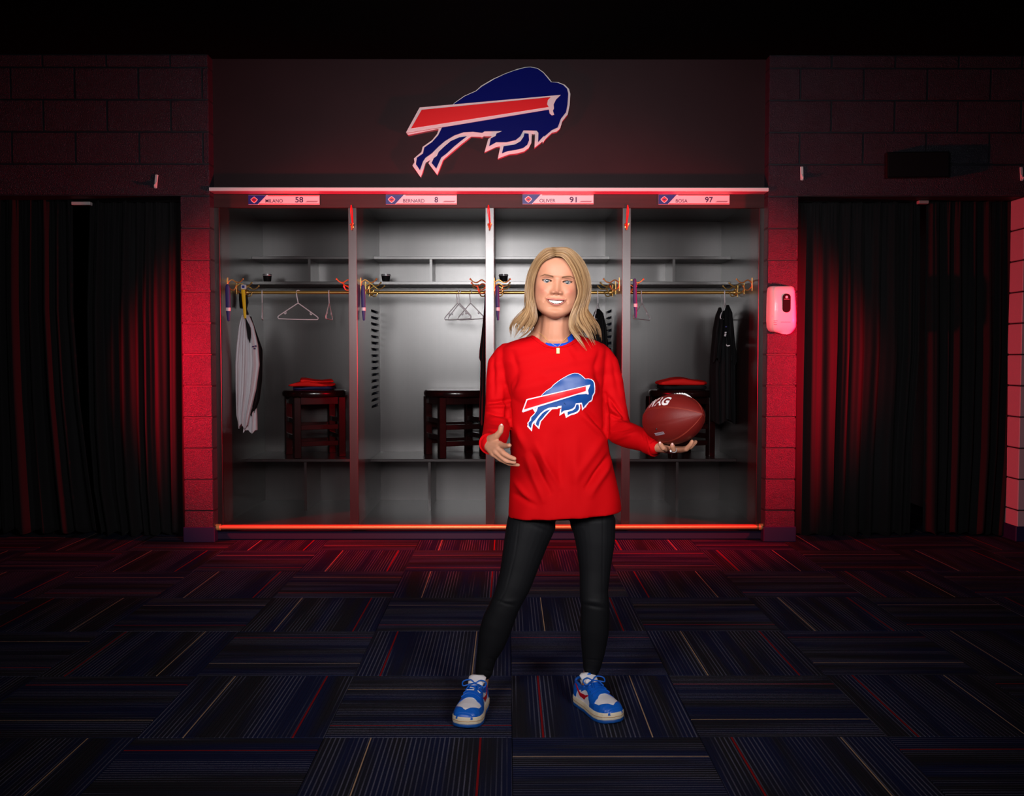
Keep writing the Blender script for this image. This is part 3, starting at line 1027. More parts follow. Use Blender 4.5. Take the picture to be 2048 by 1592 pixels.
# ------------------------------------------------------------------ curtains, wall fittings
def curtain(label, left, right, vtop, vbot, Y, folds, seed):
    """left/right: list of (v,u); pleated cloth"""
    n, m_ = 70, 220
    P = np.zeros((n, m_, 3))
    ph = RNG.uniform(0, 6, 6)
    for i in range(n):
        f = i / (n - 1)
        v = vtop + (vbot - vtop) * f
        ul = np.interp(v, [q[0] for q in left], [q[1] for q in left])
        ur = np.interp(v, [q[0] for q in right], [q[1] for q in right])
        a, b = W(ul, v, Y), W(ur, v, Y)
        s = np.linspace(0, 1, m_)
        amp = .020 + .022 * min(1, f * 2)
        ss = s + .018 * np.sin(s * 11 + ph[0]) + .012 * np.sin(s * 23 + ph[1] + f * 1.2)
        w = np.sin(2 * np.pi * folds * ss + ph[2]) + .45 * np.sin(2 * np.pi * folds * 2.1 * ss + ph[3]) * (1 - .6 * f) + .5 * np.sin(2 * np.pi * folds * .47 * ss + ph[4])
        gather = .006 * np.sin(2 * np.pi * folds * 4.3 * s + ph[5]) * max(0, 1 - f * 9)
        P[i, :, 0] = a.x + (b.x - a.x) * s
        P[i, :, 1] = Y + amp * w * .62 + gather
        P[i, :, 2] = a.z + (b.z - a.z) * s + (.012 * np.sin(2 * np.pi * folds * ss * .9) if i == n - 1 else 0)
    me = grid_mesh(P, 'curtain')
    smooth(me)
    o = link('curtain', me, M['curtain'])
    so = o.modifiers.new('thick', 'SOLIDIFY')
    so.thickness = .003
    return tag(o, label, 'curtain', 'black curtains in the doorways')


curtain('black curtain panel at the far left edge of the photo', [(400, -60), (1062, -60)], [(400, 147), (620, 150), (800, 164), (950, 182), (1062, 198)], 398, 1063, 6.44, 7, 1)
curtain('black curtain panel hanging left of the left red lit pier', [(400, 180), (620, 175), (850, 180), (980, 190), (1066, 205)], [(400, 369), (1066, 374)], 398, 1067, 6.47, 8, 2)
curtain('black curtain panel just right of the wall dispenser', [(400, 1592), (1068, 1587)], [(400, 1840), (700, 1836), (900, 1822), (1068, 1816)], 404, 1069, 6.47, 8, 3)
curtain('black curtain panel at the far right edge of the photo', [(400, 1853), (900, 1850), (1064, 1848)], [(404, 2037), (700, 2034), (900, 2026), (1064, 2012)], 404, 1066, 6.44, 7, 4)
for (ua, ub, nm) in ((-80, 372, 'left'), (1588, 2044, 'right')):
    a, b = W(ua, 402, 6.455), W(ub, 402, 6.455)
    tag(MB().tube([(a.x, 6.455, a.z), (b.x, 6.455, b.z if nm == 'left' else a.z)], .009, 10).build('curtain_rod', M['black_plastic'], None, 40), 'thin dark rod carrying the %s pair of black curtains' % nm, 'curtain rod')
for (ua, ub, v, lb, m) in ((144, 182, 407, 'short white bar above the gap between the left curtains', M['plastic_white']), (1836, 1856, 404.5, 'short dull bar above the gap between the right curtains', M['grey_panel'])):
    a, b = W(ua, v - 3.2, 6.40), W(ub, v + 3.4, 6.40)
    tag(MB().box(a.x, b.x, 6.385, 6.425, b.z, a.z, c=.003).build('curtain_bracket', m), lb, 'bracket')
for (u, v, rot, lb) in ((312.5, 363, 7, 'small white adhesive hook above the left curtains'), (1603.5, 347, -2, 'small white adhesive hook above the wall dispenser'), (2042.5, 348, -4, 'small white adhesive hook at the right edge of the photo')):
    p = W(u, v, YW)
    T = Matrix.Translation((p.x, YW, p.z)) @ Matrix.Rotation(math.radians(rot), 4, 'Y')
    t = thing('adhesive_hook', (p.x, YW, p.z), lb, 'hook', 'white adhesive wall hooks')
    MB().box(-.010, .010, -.006, 0, -.044, .044, c=.003, M=T).build('base', M['plastic_white'], t)
    MB().tube([T @ Vector(q) for q in ((0, -.006, -.01), (0, -.012, -.03), (0, -.02, -.036), (0, -.024, -.026))], [.006, .0055, .005, .0045], 8).build('prong', M['plastic_white'], t, 50)

a, b = W(1768.5, 306, YW), W(1892.5, 357.5, YW)
T = Matrix.Translation(((a.x + b.x) / 2, YW, (a.z + b.z) / 2)) @ Matrix.Rotation(math.radians(-.9), 4, 'Y')
w, h = (b.x - a.x) / 2, (a.z - b.z) / 2
t = thing('wall_display', T.translation, 'black wide wall display above the right curtains', 'display')
MB().box(-w, w, -.045, 0, -h, h, c=.004, M=T).build('housing', M['black_plastic'], t)
MB().box(-w + .008, w - .008, -.0465, -.044, -h + .010, h - .008, M=T).build('screen', M['cup'], t)

# sanitizer dispenser on the right pier
a, b = W(1541, 571, 6.15), W(1596.5, 663, 6.15)
cx, w, h = (a.x + b.x) / 2, (b.x - a.x) / 2, (a.z - b.z)
z0 = b.z
t = thing('soap_dispenser', (cx, YW, z0), 'white wall dispenser with a dark oval window on the right pier', 'dispenser')
rings = []
for f, ww, dp in ((0, .70, .062), (.03, .86, .076), (.10, .97, .094), (.25, 1.0, .100), (.6, .97, .100), (.88, .93, .094), (.965, .88, .080), (1.0, .78, .060)):
    ring = []
    for k in range(48):
        an = 2 * math.pi * k / 48
        c_, s_ = math.cos(an), math.sin(an)
        x = math.copysign(abs(c_) ** .45, c_) * w * ww
        y = math.copysign(abs(s_) ** .55, s_)
        yy = YW - .001 if y >= 0 else YW + y * dp
        notch = .018 * math.exp(-((x / w - .2) / .5) ** 2) if f == 0 else 0
        ring.append(Vector((cx + x - .006 * (f - .5), yy, z0 + f * h - notch)))
    rings.append(ring)
MB().loft(rings, True).build('body', M['plastic_white'], t, 50)
ov = [(math.copysign(abs(math.cos(q)) ** .9, math.cos(q)) * .026, (.034 if math.sin(q) > 0 else -.034) + math.sin(q) * .026) for q in np.linspace(0, 2 * math.pi, 40, endpoint=False)]
wc = W(1573.5, 606, 6.145)
link('window', prism_xz([(wc.x + x, wc.z + z) for x, z in ov], 6.1475, 6.155), M['cup'], t)
link('window_badge', prism_xz([(wc.x + .008 * math.cos(q), wc.z + .038 + .008 * math.sin(q)) for q in np.linspace(0, 2 * math.pi, 18, endpoint=False)], 6.1465, 6.150), M['plastic_white'], t)
link('window_line', prism_xz([(wc.x - .017, wc.z + .0235), (wc.x + .017, wc.z + .0235), (wc.x + .017, wc.z + .0255), (wc.x - .017, wc.z + .0255)], 6.1465, 6.150), M['grey_ink'], t)
for (u0, u1, v) in ((1562, 1581, 644), (1548, 1555, 641.5), (1548, 1553, 645), (1548, 1554, 648.5)):
    p, q = W(u0, v, 6.148), W(u1, v, 6.148)
    link('printed_line', prism_xz([(p.x, p.z - .0012), (q.x, p.z - .0012), (q.x, p.z + .0012), (p.x, p.z + .0012)], 6.1475, 6.155), M['grey_ink'], t)
#PERSON_HERE
# ------------------------------------------------------------------ person
pbase = W(1085, 1420, 3.25)
person = thing('person', (pbase.x, 3.25, 0), 'smiling person in a red bison logo shirt and black leggings holding a football', 'person')

# ---- head -------------------------------------------------------
EYE = W(1114.4, 563.0, 3.118)
ROLL = math.radians(4.0)
# local frame (mm): x to the photo's right, y towards the camera, z up
HM = Matrix.Translation(EYE) @ Matrix.Rotation(ROLL, 4, 'Y') @ Matrix(((.001, 0, 0, 0), (0, -.001, 0, 0), (0, 0, .001, 0), (0, 0, 0, 1)))
HMn = np.array(HM)


def headpts(P):
    P = np.asarray(P, float)
    return P @ HMn[:3, :3].T + HMn[:3, 3]


def G(x, z, cx, cz, sx, sz):
    return np.exp(-((x - cx) / sx) ** 2 - ((z - cz) / sz) ** 2)


def sstep(a, b, t):
    t = np.clip((t - a) / (b - a), 0, 1)
    return t * t * (3 - 2 * t)


def ridge(x, z, pts, s):
    """distance based bump along a polyline"""
    d = np.full(x.shape, 1e9)
    for (x0, z0), (x1, z1) in zip(pts[:-1], pts[1:]):
        dx, dz = x1 - x0, z1 - z0
        t = np.clip(((x - x0) * dx + (z - z0) * dz) / (dx * dx + dz * dz), 0, 1)
        d = np.minimum(d, np.hypot(x - x0 - t * dx, z - z0 - t * dz))
    return np.exp(-(d / s) ** 2)


zs = np.concatenate([np.linspace(-118.5, -100, 40), np.linspace(-99.3, 30, 190), np.linspace(31, 108, 64)])
prof = lambda zz, pts: np.interp(zz, [p[0] for p in pts], [p[1] for p in pts])


def sprof(pts):
    pts = sorted(pts)
    c = catmull([(a, b) for a, b in pts], 200)
    return lambda zz: np.interp(zz, c[:, 0], c[:, 1])


yf = sprof([(108, -70), (103, -48), (95, -26), (80, -6), (60, 6), (40, 11), (20, 12), (5, 9), (-20, 8), (-40, 8), (-55, 8), (-66, 8), (-78, 6), (-88, 6), (-99, 7), (-108, 3), (-114, -5), (-118.5, -22)])
rx = sprof([(108, 16), (104, 36), (95, 54), (80, 65), (60, 72), (30, 75), (0, 75.5), (-25, 74), (-45, 72.5), (-62, 69.5), (-78, 63.5), (-92, 53.5), (-102, 42), (-110, 29), (-115, 17), (-118.5, 6)])
yb = sprof([(108, -95), (103, -122), (95, -142), (60, -176), (20, -182), (-20, -170), (-50, -142), (-70, -118), (-90, -92), (-108, -66), (-118.5, -36)])
yw_ = sprof([(108, -82), (40, -80), (-20, -74), (-60, -64), (-92, -50), (-118.5, -30)])
NF, NB = 250, 60
th = np.concatenate([np.linspace(-math.pi / 2, math.pi / 2, NF, endpoint=False), np.linspace(math.pi / 2, 1.5 * math.pi, NB, endpoint=False)])
HX = np.zeros((len(zs), NF + NB))
HY = HX.copy()
HZ = HX.copy()
for i, z in enumerate(zs):
    s_, c_ = np.sin(th), np.cos(th)
    ef = 2 / 2.35
    x = np.sign(s_) * np.abs(s_) ** ef * rx(z)
    y = np.where(c_ >= 0, yw_(z) + np.abs(c_) ** ef * (yf(z) - yw_(z)), yw_(z) + np.abs(c_) * (yb(z) - yw_(z)))
    HX[i], HY[i], HZ[i] = x, y, z
front = sstep(.12, .5, (HY - yw_(HZ)) / (yf(HZ) - yw_(HZ) + 1e-6)) * (np.cos(th)[None, :] > 0)
x, z = HX, HZ
ax = np.abs(x)
D = np.zeros_like(x)
D += -7.5 * G(ax, z, 32, 0, 15, 9.5)                   # eye sockets
D += -3.0 * G(ax, z, 14, 2, 6, 10)
D += 3.2 * G(ax, z, 30, 17, 20, 6)                     # brow
D += 6.5 * G(ax, z, 42, -32, 15, 13)                   # smiling cheeks
D += 2.0 * G(ax, z, 56, -18, 10, 12)
D += -1.9 * ridge(ax, z, [(20, -42), (28, -52), (37, -66)], 4.2)   # smile folds
D += 1.6 * ridge(ax, z, [(27, -42), (38, -52), (47, -64)], 7)
nb = np.interp(z, [-46, -43, -38, -33, -25, -10, 3, 12], [0, 4, 13.0, 17.0, 13.5, 7.5, 3.5, 0])
nw = np.interp(z, [-46, -38, -30, -10, 5], [13, 13, 11.5, 9.5, 9.5])
D += nb * np.exp(-(ax / nw) ** 2)
D += 3.5 * G(x, z, 0, -33, 8, 6)
D += 9.0 * G(ax, z, 14.5, -37, 6.2, 6.0)               # nostril wings
D += -5.0 * G(ax, z, 7.5, -42.5, 3.6, 2.2)             # nostrils
zt = lambda x: -61.0 + 2.6 * (x / 30) ** 2
zb_ = lambda x: -73.2 + 14.8 * (x / 30) ** 2
zu = lambda x: -55.4 - 1.6 * (np.abs(x) / 32.5) ** 1.7 - 1.6 * np.exp(-(x / 4) ** 2)
zl = lambda x: -78.2 + 20.6 * (np.abs(x) / 32.5) ** 2
mouth_near = sstep(36, 26, ax)
D += 3.0 * np.exp(-((z - (zt(x) + zu(x)) / 2) / 3.4) ** 2) * mouth_near
D += 4.0 * np.exp(-((z - (zb_(x) + zl(x)) / 2) / 3.8) ** 2) * mouth_near
D += 3.0 * G(x, z, 0, -65, 26, 16)
D += -2.6 * G(x, z, 0, -85, 17, 4.5)
D += 4.5 * G(x, z, 0, -100, 15, 9)
D += -1.8 * G(ax, z, 35, -59, 4, 5)
open_ = sstep(0, 1.0, zt(x) - z) * sstep(0, 1.0, z - zb_(x)) * sstep(30.5, 29, ax)
D -= 9.0 * open_
eu = lambda e: 2.8 * np.clip(1 - (e / 15.5) ** 2, 0, 1) ** .8
el = lambda e: -2.9 * np.clip(1 - (e / 15.5) ** 2, 0, 1) ** .9
e_ = ax - 32.5
zeye = z - .06 * e_
open_e = sstep(0, .8, eu(e_) - zeye) * sstep(0, .8, zeye - el(e_)) * (np.abs(e_) < 15.4)
D -= 9.0 * open_e
lidb = np.exp(-((zeye - eu(e_) - 3.4) / 2.6) ** 2) * sstep(19, 13, np.abs(e_))
D += 2.0 * lidb
D += -1.4 * np.exp(-((zeye - eu(e_) - 6.6) / 1.4) ** 2) * sstep(19, 12, np.abs(e_))
D += 1.2 * np.exp(-((zeye - el(e_) + 3.0) / 2.4) ** 2) * sstep(18, 12, np.abs(e_))
HY = HY + D * front
# colours
SK = np.array((.50, .225, .138))
C = np.broadcast_to(SK, x.shape + (3,)).copy()


def blend(mask, col):
    global C
    m = np.clip(mask * front, 0, 1)[..., None]
    C = C * (1 - m) + np.array(col) * m


blend(.50 * G(ax, z, 46, -30, 16, 15), (.56, .16, .115))
blend(.35 * G(x, z, 0, -34, 13, 8), (.54, .19, .13))
blend(.30 * G(ax, z, 34, 9, 17, 5), (.40, .17, .12))
blend(.25 * ridge(ax, z, [(19, -42), (27, -52), (36, -66)], 2.6), (.38, .14, .09))
lip = (sstep(-.6, .6, zu(x) - z) * sstep(-.6, .6, z - zl(x))) * sstep(33.5, 31.5, ax)
blend(.88 * lip * (1 - open_), (.40, .115, .10))
blend(open_, (.06, .015, .012))
blend(.97 * np.exp(-((zeye - eu(e_) - .7) / 1.7) ** 2) * sstep(17.5, 14.5, np.abs(e_)), (.012, .008, .007))
blend(.60 * np.exp(-((zeye - el(e_) + .7) / .9) ** 2) * sstep(16.5, 12, np.abs(e_)) * (e_ > -6), (.05, .03, .025))
blend(open_e * .9, (.05, .02, .015))
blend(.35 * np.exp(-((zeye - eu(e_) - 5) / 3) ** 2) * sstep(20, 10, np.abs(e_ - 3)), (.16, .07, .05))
bt = np.interp(ax, [13, 20, 42, 54], [2.6, 2.9, 2.2, 1.0])
bc = np.interp(ax, [13, 20, 30, 42, 55], [12.6, 14.8, 17.2, 18.8, 13.8])
brow = np.exp(-((z - bc) / bt) ** 4) * sstep(12, 15, ax) * sstep(57, 53, ax)
blend(.90 * brow, (.105, .048, .022))
blend(.7 * G(ax, z, 7.5, -42.8, 3.0, 1.7), (.12, .04, .03))
HP = headpts(np.stack([HX, HY, HZ], -1).reshape(-1, 3)).reshape(HX.shape + (3,))
head = grid_mesh(HP, 'head', True)
set_col(head, C.reshape(-1, 3))
bm = bmesh.new()
bm.from_mesh(head)
bm.verts.ensure_lookup_table()
nn = NF + NB
bm.faces.new([bm.verts[q] for q in range(nn)])
bm.faces.new([bm.verts[q] for q in range(len(bm.verts) - nn, len(bm.verts))][::-1])
bmesh.ops.recalc_face_normals(bm, faces=bm.faces[:])
bm.to_mesh(head)
bm.free()

# ears (part of the skin mesh)
ears = MB()
for s in (-1, 1):
    E_ = [headpts([(s * (71 + 5 * math.sin(a) ** 2), -80 + 14 * math.cos(a), -22 + 27 * math.sin(a))])[0] for a in np.linspace(0, 2 * math.pi, 26)]
    ears.tube(E_, .0045, 8)
    ears.ellipsoid(headpts([(s * 70, -80, -22)])[0], (.006, .013, .024), 12, 8)

# ---- body: torso, neck, arms, hands, legs as one skin ----------------
bd = MB()


def wt(seq, n=14):
    """tube from (u, v, Y, r) rows"""
    bd.tube([W(u, v, Y) for u, v, Y, r in seq], [r for u, v, Y, r in seq], n)


# neck and upper chest
wt([(1113, 600, 3.222, .050), (1113, 625, 3.220, .050), (1113, 645, 3.220, .051), (1112, 662, 3.224, .054), (1112, 680, 3.235, .062), (1112, 700, 3.25, .07)], 22)
for s in (-1, 1):
    wt([(1112 + s * 18, 640, 3.235, .028), (1112 + s * 32, 672, 3.245, .032), (1112 + s * 62, 704, 3.25, .034), (1112 + s * 88, 716, 3.25, .034)], 14)
bd.ellipsoid(W(1112, 716, 3.245), (.105, .100, .078), 28, 16)
bd.ellipsoid(W(1112, 765, 3.25), (.105, .085, .12), 28, 16)
bd.ellipsoid(W(1115, 860, 3.26), (.10, .075, .17), 28, 16)
bd.ellipsoid(W(1120, 965, 3.27), (.115, .085, .13), 28, 16)
# her right arm (photo left), palm turned up
wt([(1008, 722, 3.25, .032), (1001, 760, 3.25, .031), (997, 815, 3.240, .022), (995, 848, 3.21, .023)])
wt([(995, 848, 3.21, .023), (991, 866, 3.14, .024), (982, 882, 3.06, .025), (977, 886, 3.035, .023)])
RW = (976, 887, 3.035)
for u, v, Y, r in ((1000, 889, 2.968, .0115), (998, 897, 2.962, .0115), (993, 904, 2.967, .0115), (987, 908, 2.978, .011)):
    wt([(*RW, .020), ((RW[0] + u) / 2, (RW[1] + v) / 2, (RW[2] + Y) / 2, .0150), (u, v, Y, r)], 12)
wt([(979, 880, 3.03, .016), (987, 877, 3.00, .0145), (994, 871, 2.98, .0105), (1001, 862.5, 2.968, .0094), (1002.5, 853, 2.965, .0088)], 12)
wt([(1000, 889, 2.968, .0098), (1008, 891.5, 2.94, .0085), (1015, 892, 2.915, .0078), (1019, 890.8, 2.900, .0070)], 12)
wt([(998, 897, 2.962, .0100), (1008, 907, 2.948, .0086), (1019, 914, 2.936, .0080), (1029, 917.5, 2.926, .0070)], 12)
wt([(993, 904, 2.967, .0098), (1003, 914, 2.958, .0084), (1013, 922, 2.950, .0076), (1029, 924.5, 2.944, .0066)], 12)
wt([(987, 908, 2.978, .0090), (1001, 919, 2.972, .0078), (1018, 927.5, 2.966, .0068), (1037, 930, 2.962, .0058)], 12)
# her left arm (photo right), palm under the ball
wt([(1204, 722, 3.25, .032), (1218, 765, 3.25, .031), (1227, 820, 3.243, .028), (1236, 858, 3.225, .027)])
wt([(1236, 858, 3.225, .026), (1262, 871, 3.155, .025), (1288, 883, 3.085, .021), (1300, 890, 3.06, .021)])
LW = (1303, 891, 3.058)
for u, v, Y, r in ((1348, 898, 3.075, .0115), (1348, 900, 3.048, .0115), (1343, 900.5, 3.018, .0115), (1333, 899, 2.992, .011)):
    wt([(*LW, .020), ((LW[0] + u) / 2, (LW[1] + v) / 2 + 1, (LW[2] + Y) / 2, .0145), (u, v, Y, r)], 12)
wt([(1333, 899, 2.992, .0100), (1331, 898.5, 2.958, .0088), (1326, 896, 2.938, .0082), (1320.5, 888.5, 2.934, .0078)], 12)
wt([(1343, 900.5, 3.018, .0102), (1348, 901, 2.975, .0092), (1346.5, 899, 2.938, .0086), (1344.5, 891.5, 2.928, .0080)], 12)
wt([(1348, 900, 3.048, .0102), (1362, 901, 3.015, .0090), (1373, 898, 2.985, .0084), (1382, 888, 2.970, .0072), (1384, 883, 2.967, .0066)], 12)
wt([(1348, 898, 3.075, .0100), (1366, 898, 3.068, .0088), (1381, 894, 3.045, .0080), (1391, 884, 3.035, .0070)], 12)
wt([(1312, 894, 3.065, .016), (1322, 889, 3.095, .0125), (1328, 878, 3.112, .0105), (1332, 864, 3.118, .009)], 12)
# legs (inside the leggings) and ankles
wt([(1068, 1010, 3.275, .055), (1045, 1110, 3.268, .045), (1015, 1203, 3.258, .034), (993, 1265, 3.278, .030), (968, 1335, 3.302, .021), (964, 1362, 3.305, .0225), (960, 1385, 3.30, .024), (955, 1402, 3.29, .024)], 18)
wt([(1172, 1010, 3.275, .055), (1182, 1110, 3.268, .045), (1188, 1205, 3.258, .034), (1187, 1260, 3.273, .030), (1181, 1328, 3.292, .021), (1179, 1356, 3.296, .0235), (1177, 1378, 3.295, .025), (1180, 1400, 3.285, .024)], 18)
body = remesh(bd, .0027, 5, 'body', .5)
set_col(body, np.broadcast_to(SK, (len(body.vertices), 3)))
em = remesh(ears, .0016, 3, 'ears')
set_col(em, np.broadcast_to(SK * np.array((1.0, .9, .88)), (len(em.vertices), 3)))
bm = bmesh.new()
for me_ in (body, head, em):
    bm.from_mesh(me_)
bme = bpy.data.meshes.new('body')
bm.to_mesh(bme)
bm.free()
smooth(bme)
link('body', bme, M['skin'], person)

# nails
M['nail'] = mat('nail', (.62, .30, .26), .2, coat=.5)
for (u, v, Y) in ((1003, 850.5, 2.957), (1344.6, 889.0, 2.9215), (1320.0, 886.3, 2.9275)):
    MB().ellipsoid(W(u, v, Y), (.0044, .0020, .0052), 12, 8).build('fingernail', M['nail'], person, 60)

# ---- eyes and teeth ----------------------------------------------
for s in (-1, 1):
    n, k = 40, 48
    P = np.zeros((n, k, 3))
    colr = np.zeros((n, k, 3))
    R_ = 12.2
    cx_, cy_, cz_ = s * 32.5, -10.8, -.1
    for i in range(n):
        a = math.radians(.5 + 95 * i / (n - 1))
        for j in range(k):
            b_ = 2 * math.pi * j / k
            P[i, j] = (cx_ + R_ * math.sin(a) * math.cos(b_), cy_ + R_ * math.cos(a), cz_ + R_ * math.sin(a) * math.sin(b_))
            rr = R_ * math.sin(a)
            colr[i, j] = (.004, .004, .005) if rr < 2.2 else ((.035, .048, .055) if rr < 5.2 else ((.03, .04, .05) if rr < 5.9 else (.36, .31, .30)))
    me = grid_mesh(headpts(P.reshape(-1, 3)).reshape(P.shape), 'eye', True)
    set_col(me, colr.reshape(-1, 3))
    smooth(me)
    link('eye', me, M['eye_white'], person)
    # upper lashes
    lash = MB()
    for e in np.linspace(-13, 15, 15):
        zz = float(eu(np.array(min(e, 14.5)))) + .06 * e
        xx = s * (32.5 + e)
        lash.tube(headpts([(xx, 3.5, zz), (xx + s * .05 * (e + 4), 7.0, zz + .6), (xx + s * .12 * (e + 4), 9.0, zz + 2.6)]), [.00045, .0004, .00015], 5, caps=False)
    lash.build('eyelashes', M['black_plastic'], person)
tm = MB()
for q in range(-5, 6):
    wdt = [6.2, 5.2, 5.0, 4.6, 4.2, 4.0][abs(q)]
    cxs = [0, 0, 0, 0, 0, 0]
xs = [-3.2, 3.2, -9.0, 9.0, -14.4, 14.4, -19.3, 19.3, -23.6, 23.6, -27.2, 27.2]
ws = [6.3, 6.3, 5.2, 5.2, 5.4, 5.4, 4.6, 4.6, 4.2, 4.2, 3.4, 3.4]
for xc, wd in zip(xs, ws):
    yy = 5.2 - (abs(xc) / 28) ** 2 * 10
    top = -59.0 + 2.0 * (xc / 30) ** 2
    bot = -70.8 + 11.5 * (xc / 30) ** 2 - (.5 if abs(xc) < 4 else 0)
    h_ = (top - bot) / 2
    tm.box(xc - wd / 2 * .99, xc + wd / 2 * .99, yy - 3, yy + .6, bot, top + 3, c=.9)
tm.v = [tuple(p) for p in headpts(tm.v)]
tm.build('teeth', M['teeth'], person, 30)

# ---- hair ---------------------------------------------------------
RA = [(-16, 8, 80), (14, 19, 75), (46, 9, 36), (66, -8, -10), (71, -14, -40), (60, -20, -80), (50, -18, -114), (50, -10, -150), (72, 6, -180), (104, 12, -216)]
RB = [(-24, -70, 113), (36, -75, 114), (80, -80, 84), (104, -80, 43), (115, -80, 0), (115, -75, -38), (109, -62, -76), (126, -45, -101), (147, -28, -134), (156, -14, -178)]
RC = [(-20, -140, 104), (40, -168, 84), (78, -172, 40), (92, -168, -5), (94, -160, -40), (92, -150, -76), (96, -138, -104), (100, -125, -132), (104, -112, -158), (106, -104, -180)]
LA = [(-13, 8, 80), (-28, 11, 74), (-49, 3, 60), (-65, -10, 33), (-74, -16, -5), (-72, -20, -50), (-60, -22, -90), (-55, -18, -126), (-75, -4, -166), (-108, 6, -192)]
LB = [(-13, -70, 113), (-46, -72, 105), (-73, -78, 72), (-90, -80, 35), (-97, -80, -12), (-95, -74, -60), (-96, -60, -90), (-120, -42, -118), (-142, -26, -150), (-134, -10, -188)]
LC = [(-12, -140, 104), (-45, -165, 86), (-75, -172, 45), (-88, -168, 0), (-90, -160, -40), (-90, -150, -76), (-92, -138, -104), (-97, -125, -132), (-100, -112, -158), (-102, -104, -180)]
HD = [(-16, -150, 100), (-4, -180, 74), (0, -186, 40), (0, -184, 0), (0, -176, -40), (0, -162, -76), (0, -150, -104), (0, -142, -132), (0, -134, -158), (0, -128, -180)]
NP_ = 34
SIDES = [[catmull(c, NP_) for c in (RA, RB, RC, HD)], [catmull(c, NP_) for c in (LA, LB, LC, HD)]]


def strand(side, t):
    A, B, C_, D_ = SIDES[side]
    if t <= 1:
        p = A * (1 - t) + B * t
        bulge = math.sin(math.pi * t)
        prof_ = np.interp(np.linspace(0, 1, NP_), [0, .1, .3, .6, 1], [.7, 1, .8, .3, .25])
        p = p.copy()
        sg_ = 1 if side == 0 else -1
        p[:, 0] += sg_ * 7 * bulge * prof_ * np.interp(np.linspace(0, 1, NP_), [0, .15, 1], [0, .4, 1])
        p[:, 1] += 17 * bulge * prof_
        p[:, 2] += 7 * bulge * np.interp(np.linspace(0, 1, NP_), [0, .1, .3, .5], [.6, 1, .5, 0])
        return p
    t -= 1
    if t > 1:
        return C_ * (2 - t) + D_ * (t - 1)
    return B * (1 - t) + C_ * t


hair_v, hair_f, hair_c = [], [], []
PAL = np.array([(.070, .030, .011), (.14, .066, .025), (.22, .112, .045), (.31, .175, .078), (.42, .26, .13), (.17, .082, .032)])


def add_lock(path, w, thick, col, nseg=8):
    n = len(path)
    base = len(hair_v)
    prev = None
    for i in range(n):
        tdir = path[min(i + 1, n - 1)] - path[max(i - 1, 0)]
        tdir /= np.linalg.norm(tdir) + 1e-9
        out = path[i] - np.array([0, -80, min(max(path[i][2], -120), 20)])
        out -= tdir * out.dot(tdir)
        out /= np.linalg.norm(out) + 1e-9
        side_ = np.cross(tdir, out)
        f = i / (n - 1)
        ww = w * float(np.interp(f, [0, .12, .6, .85, 1], [.9, 1, 1, .75, .15]))
        tt = thick * float(np.interp(f, [0, .2, .8, 1], [.6, 1, 1, .2]))
        for k in range(nseg):
            a = 2 * math.pi * k / nseg
            hair_v.append(path[i] + side_ * ww * math.cos(a) + out * tt * math.sin(a))
            sh = 1.0 + .10 * math.sin(7 * f + w * 3)
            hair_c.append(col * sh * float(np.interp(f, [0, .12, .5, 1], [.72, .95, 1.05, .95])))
    for i in range(n - 1):
        for k in range(nseg):
            a = base + i * nseg + k
            b_ = base + i * nseg + (k + 1) % nseg
            hair_f.append((a, b_, b_ + nseg, a + nseg))
    hair_f.append(tuple(base + (n - 1) * nseg + k for k in range(nseg)))
    hair_f.append(tuple(base + k for k in reversed(range(nseg))))


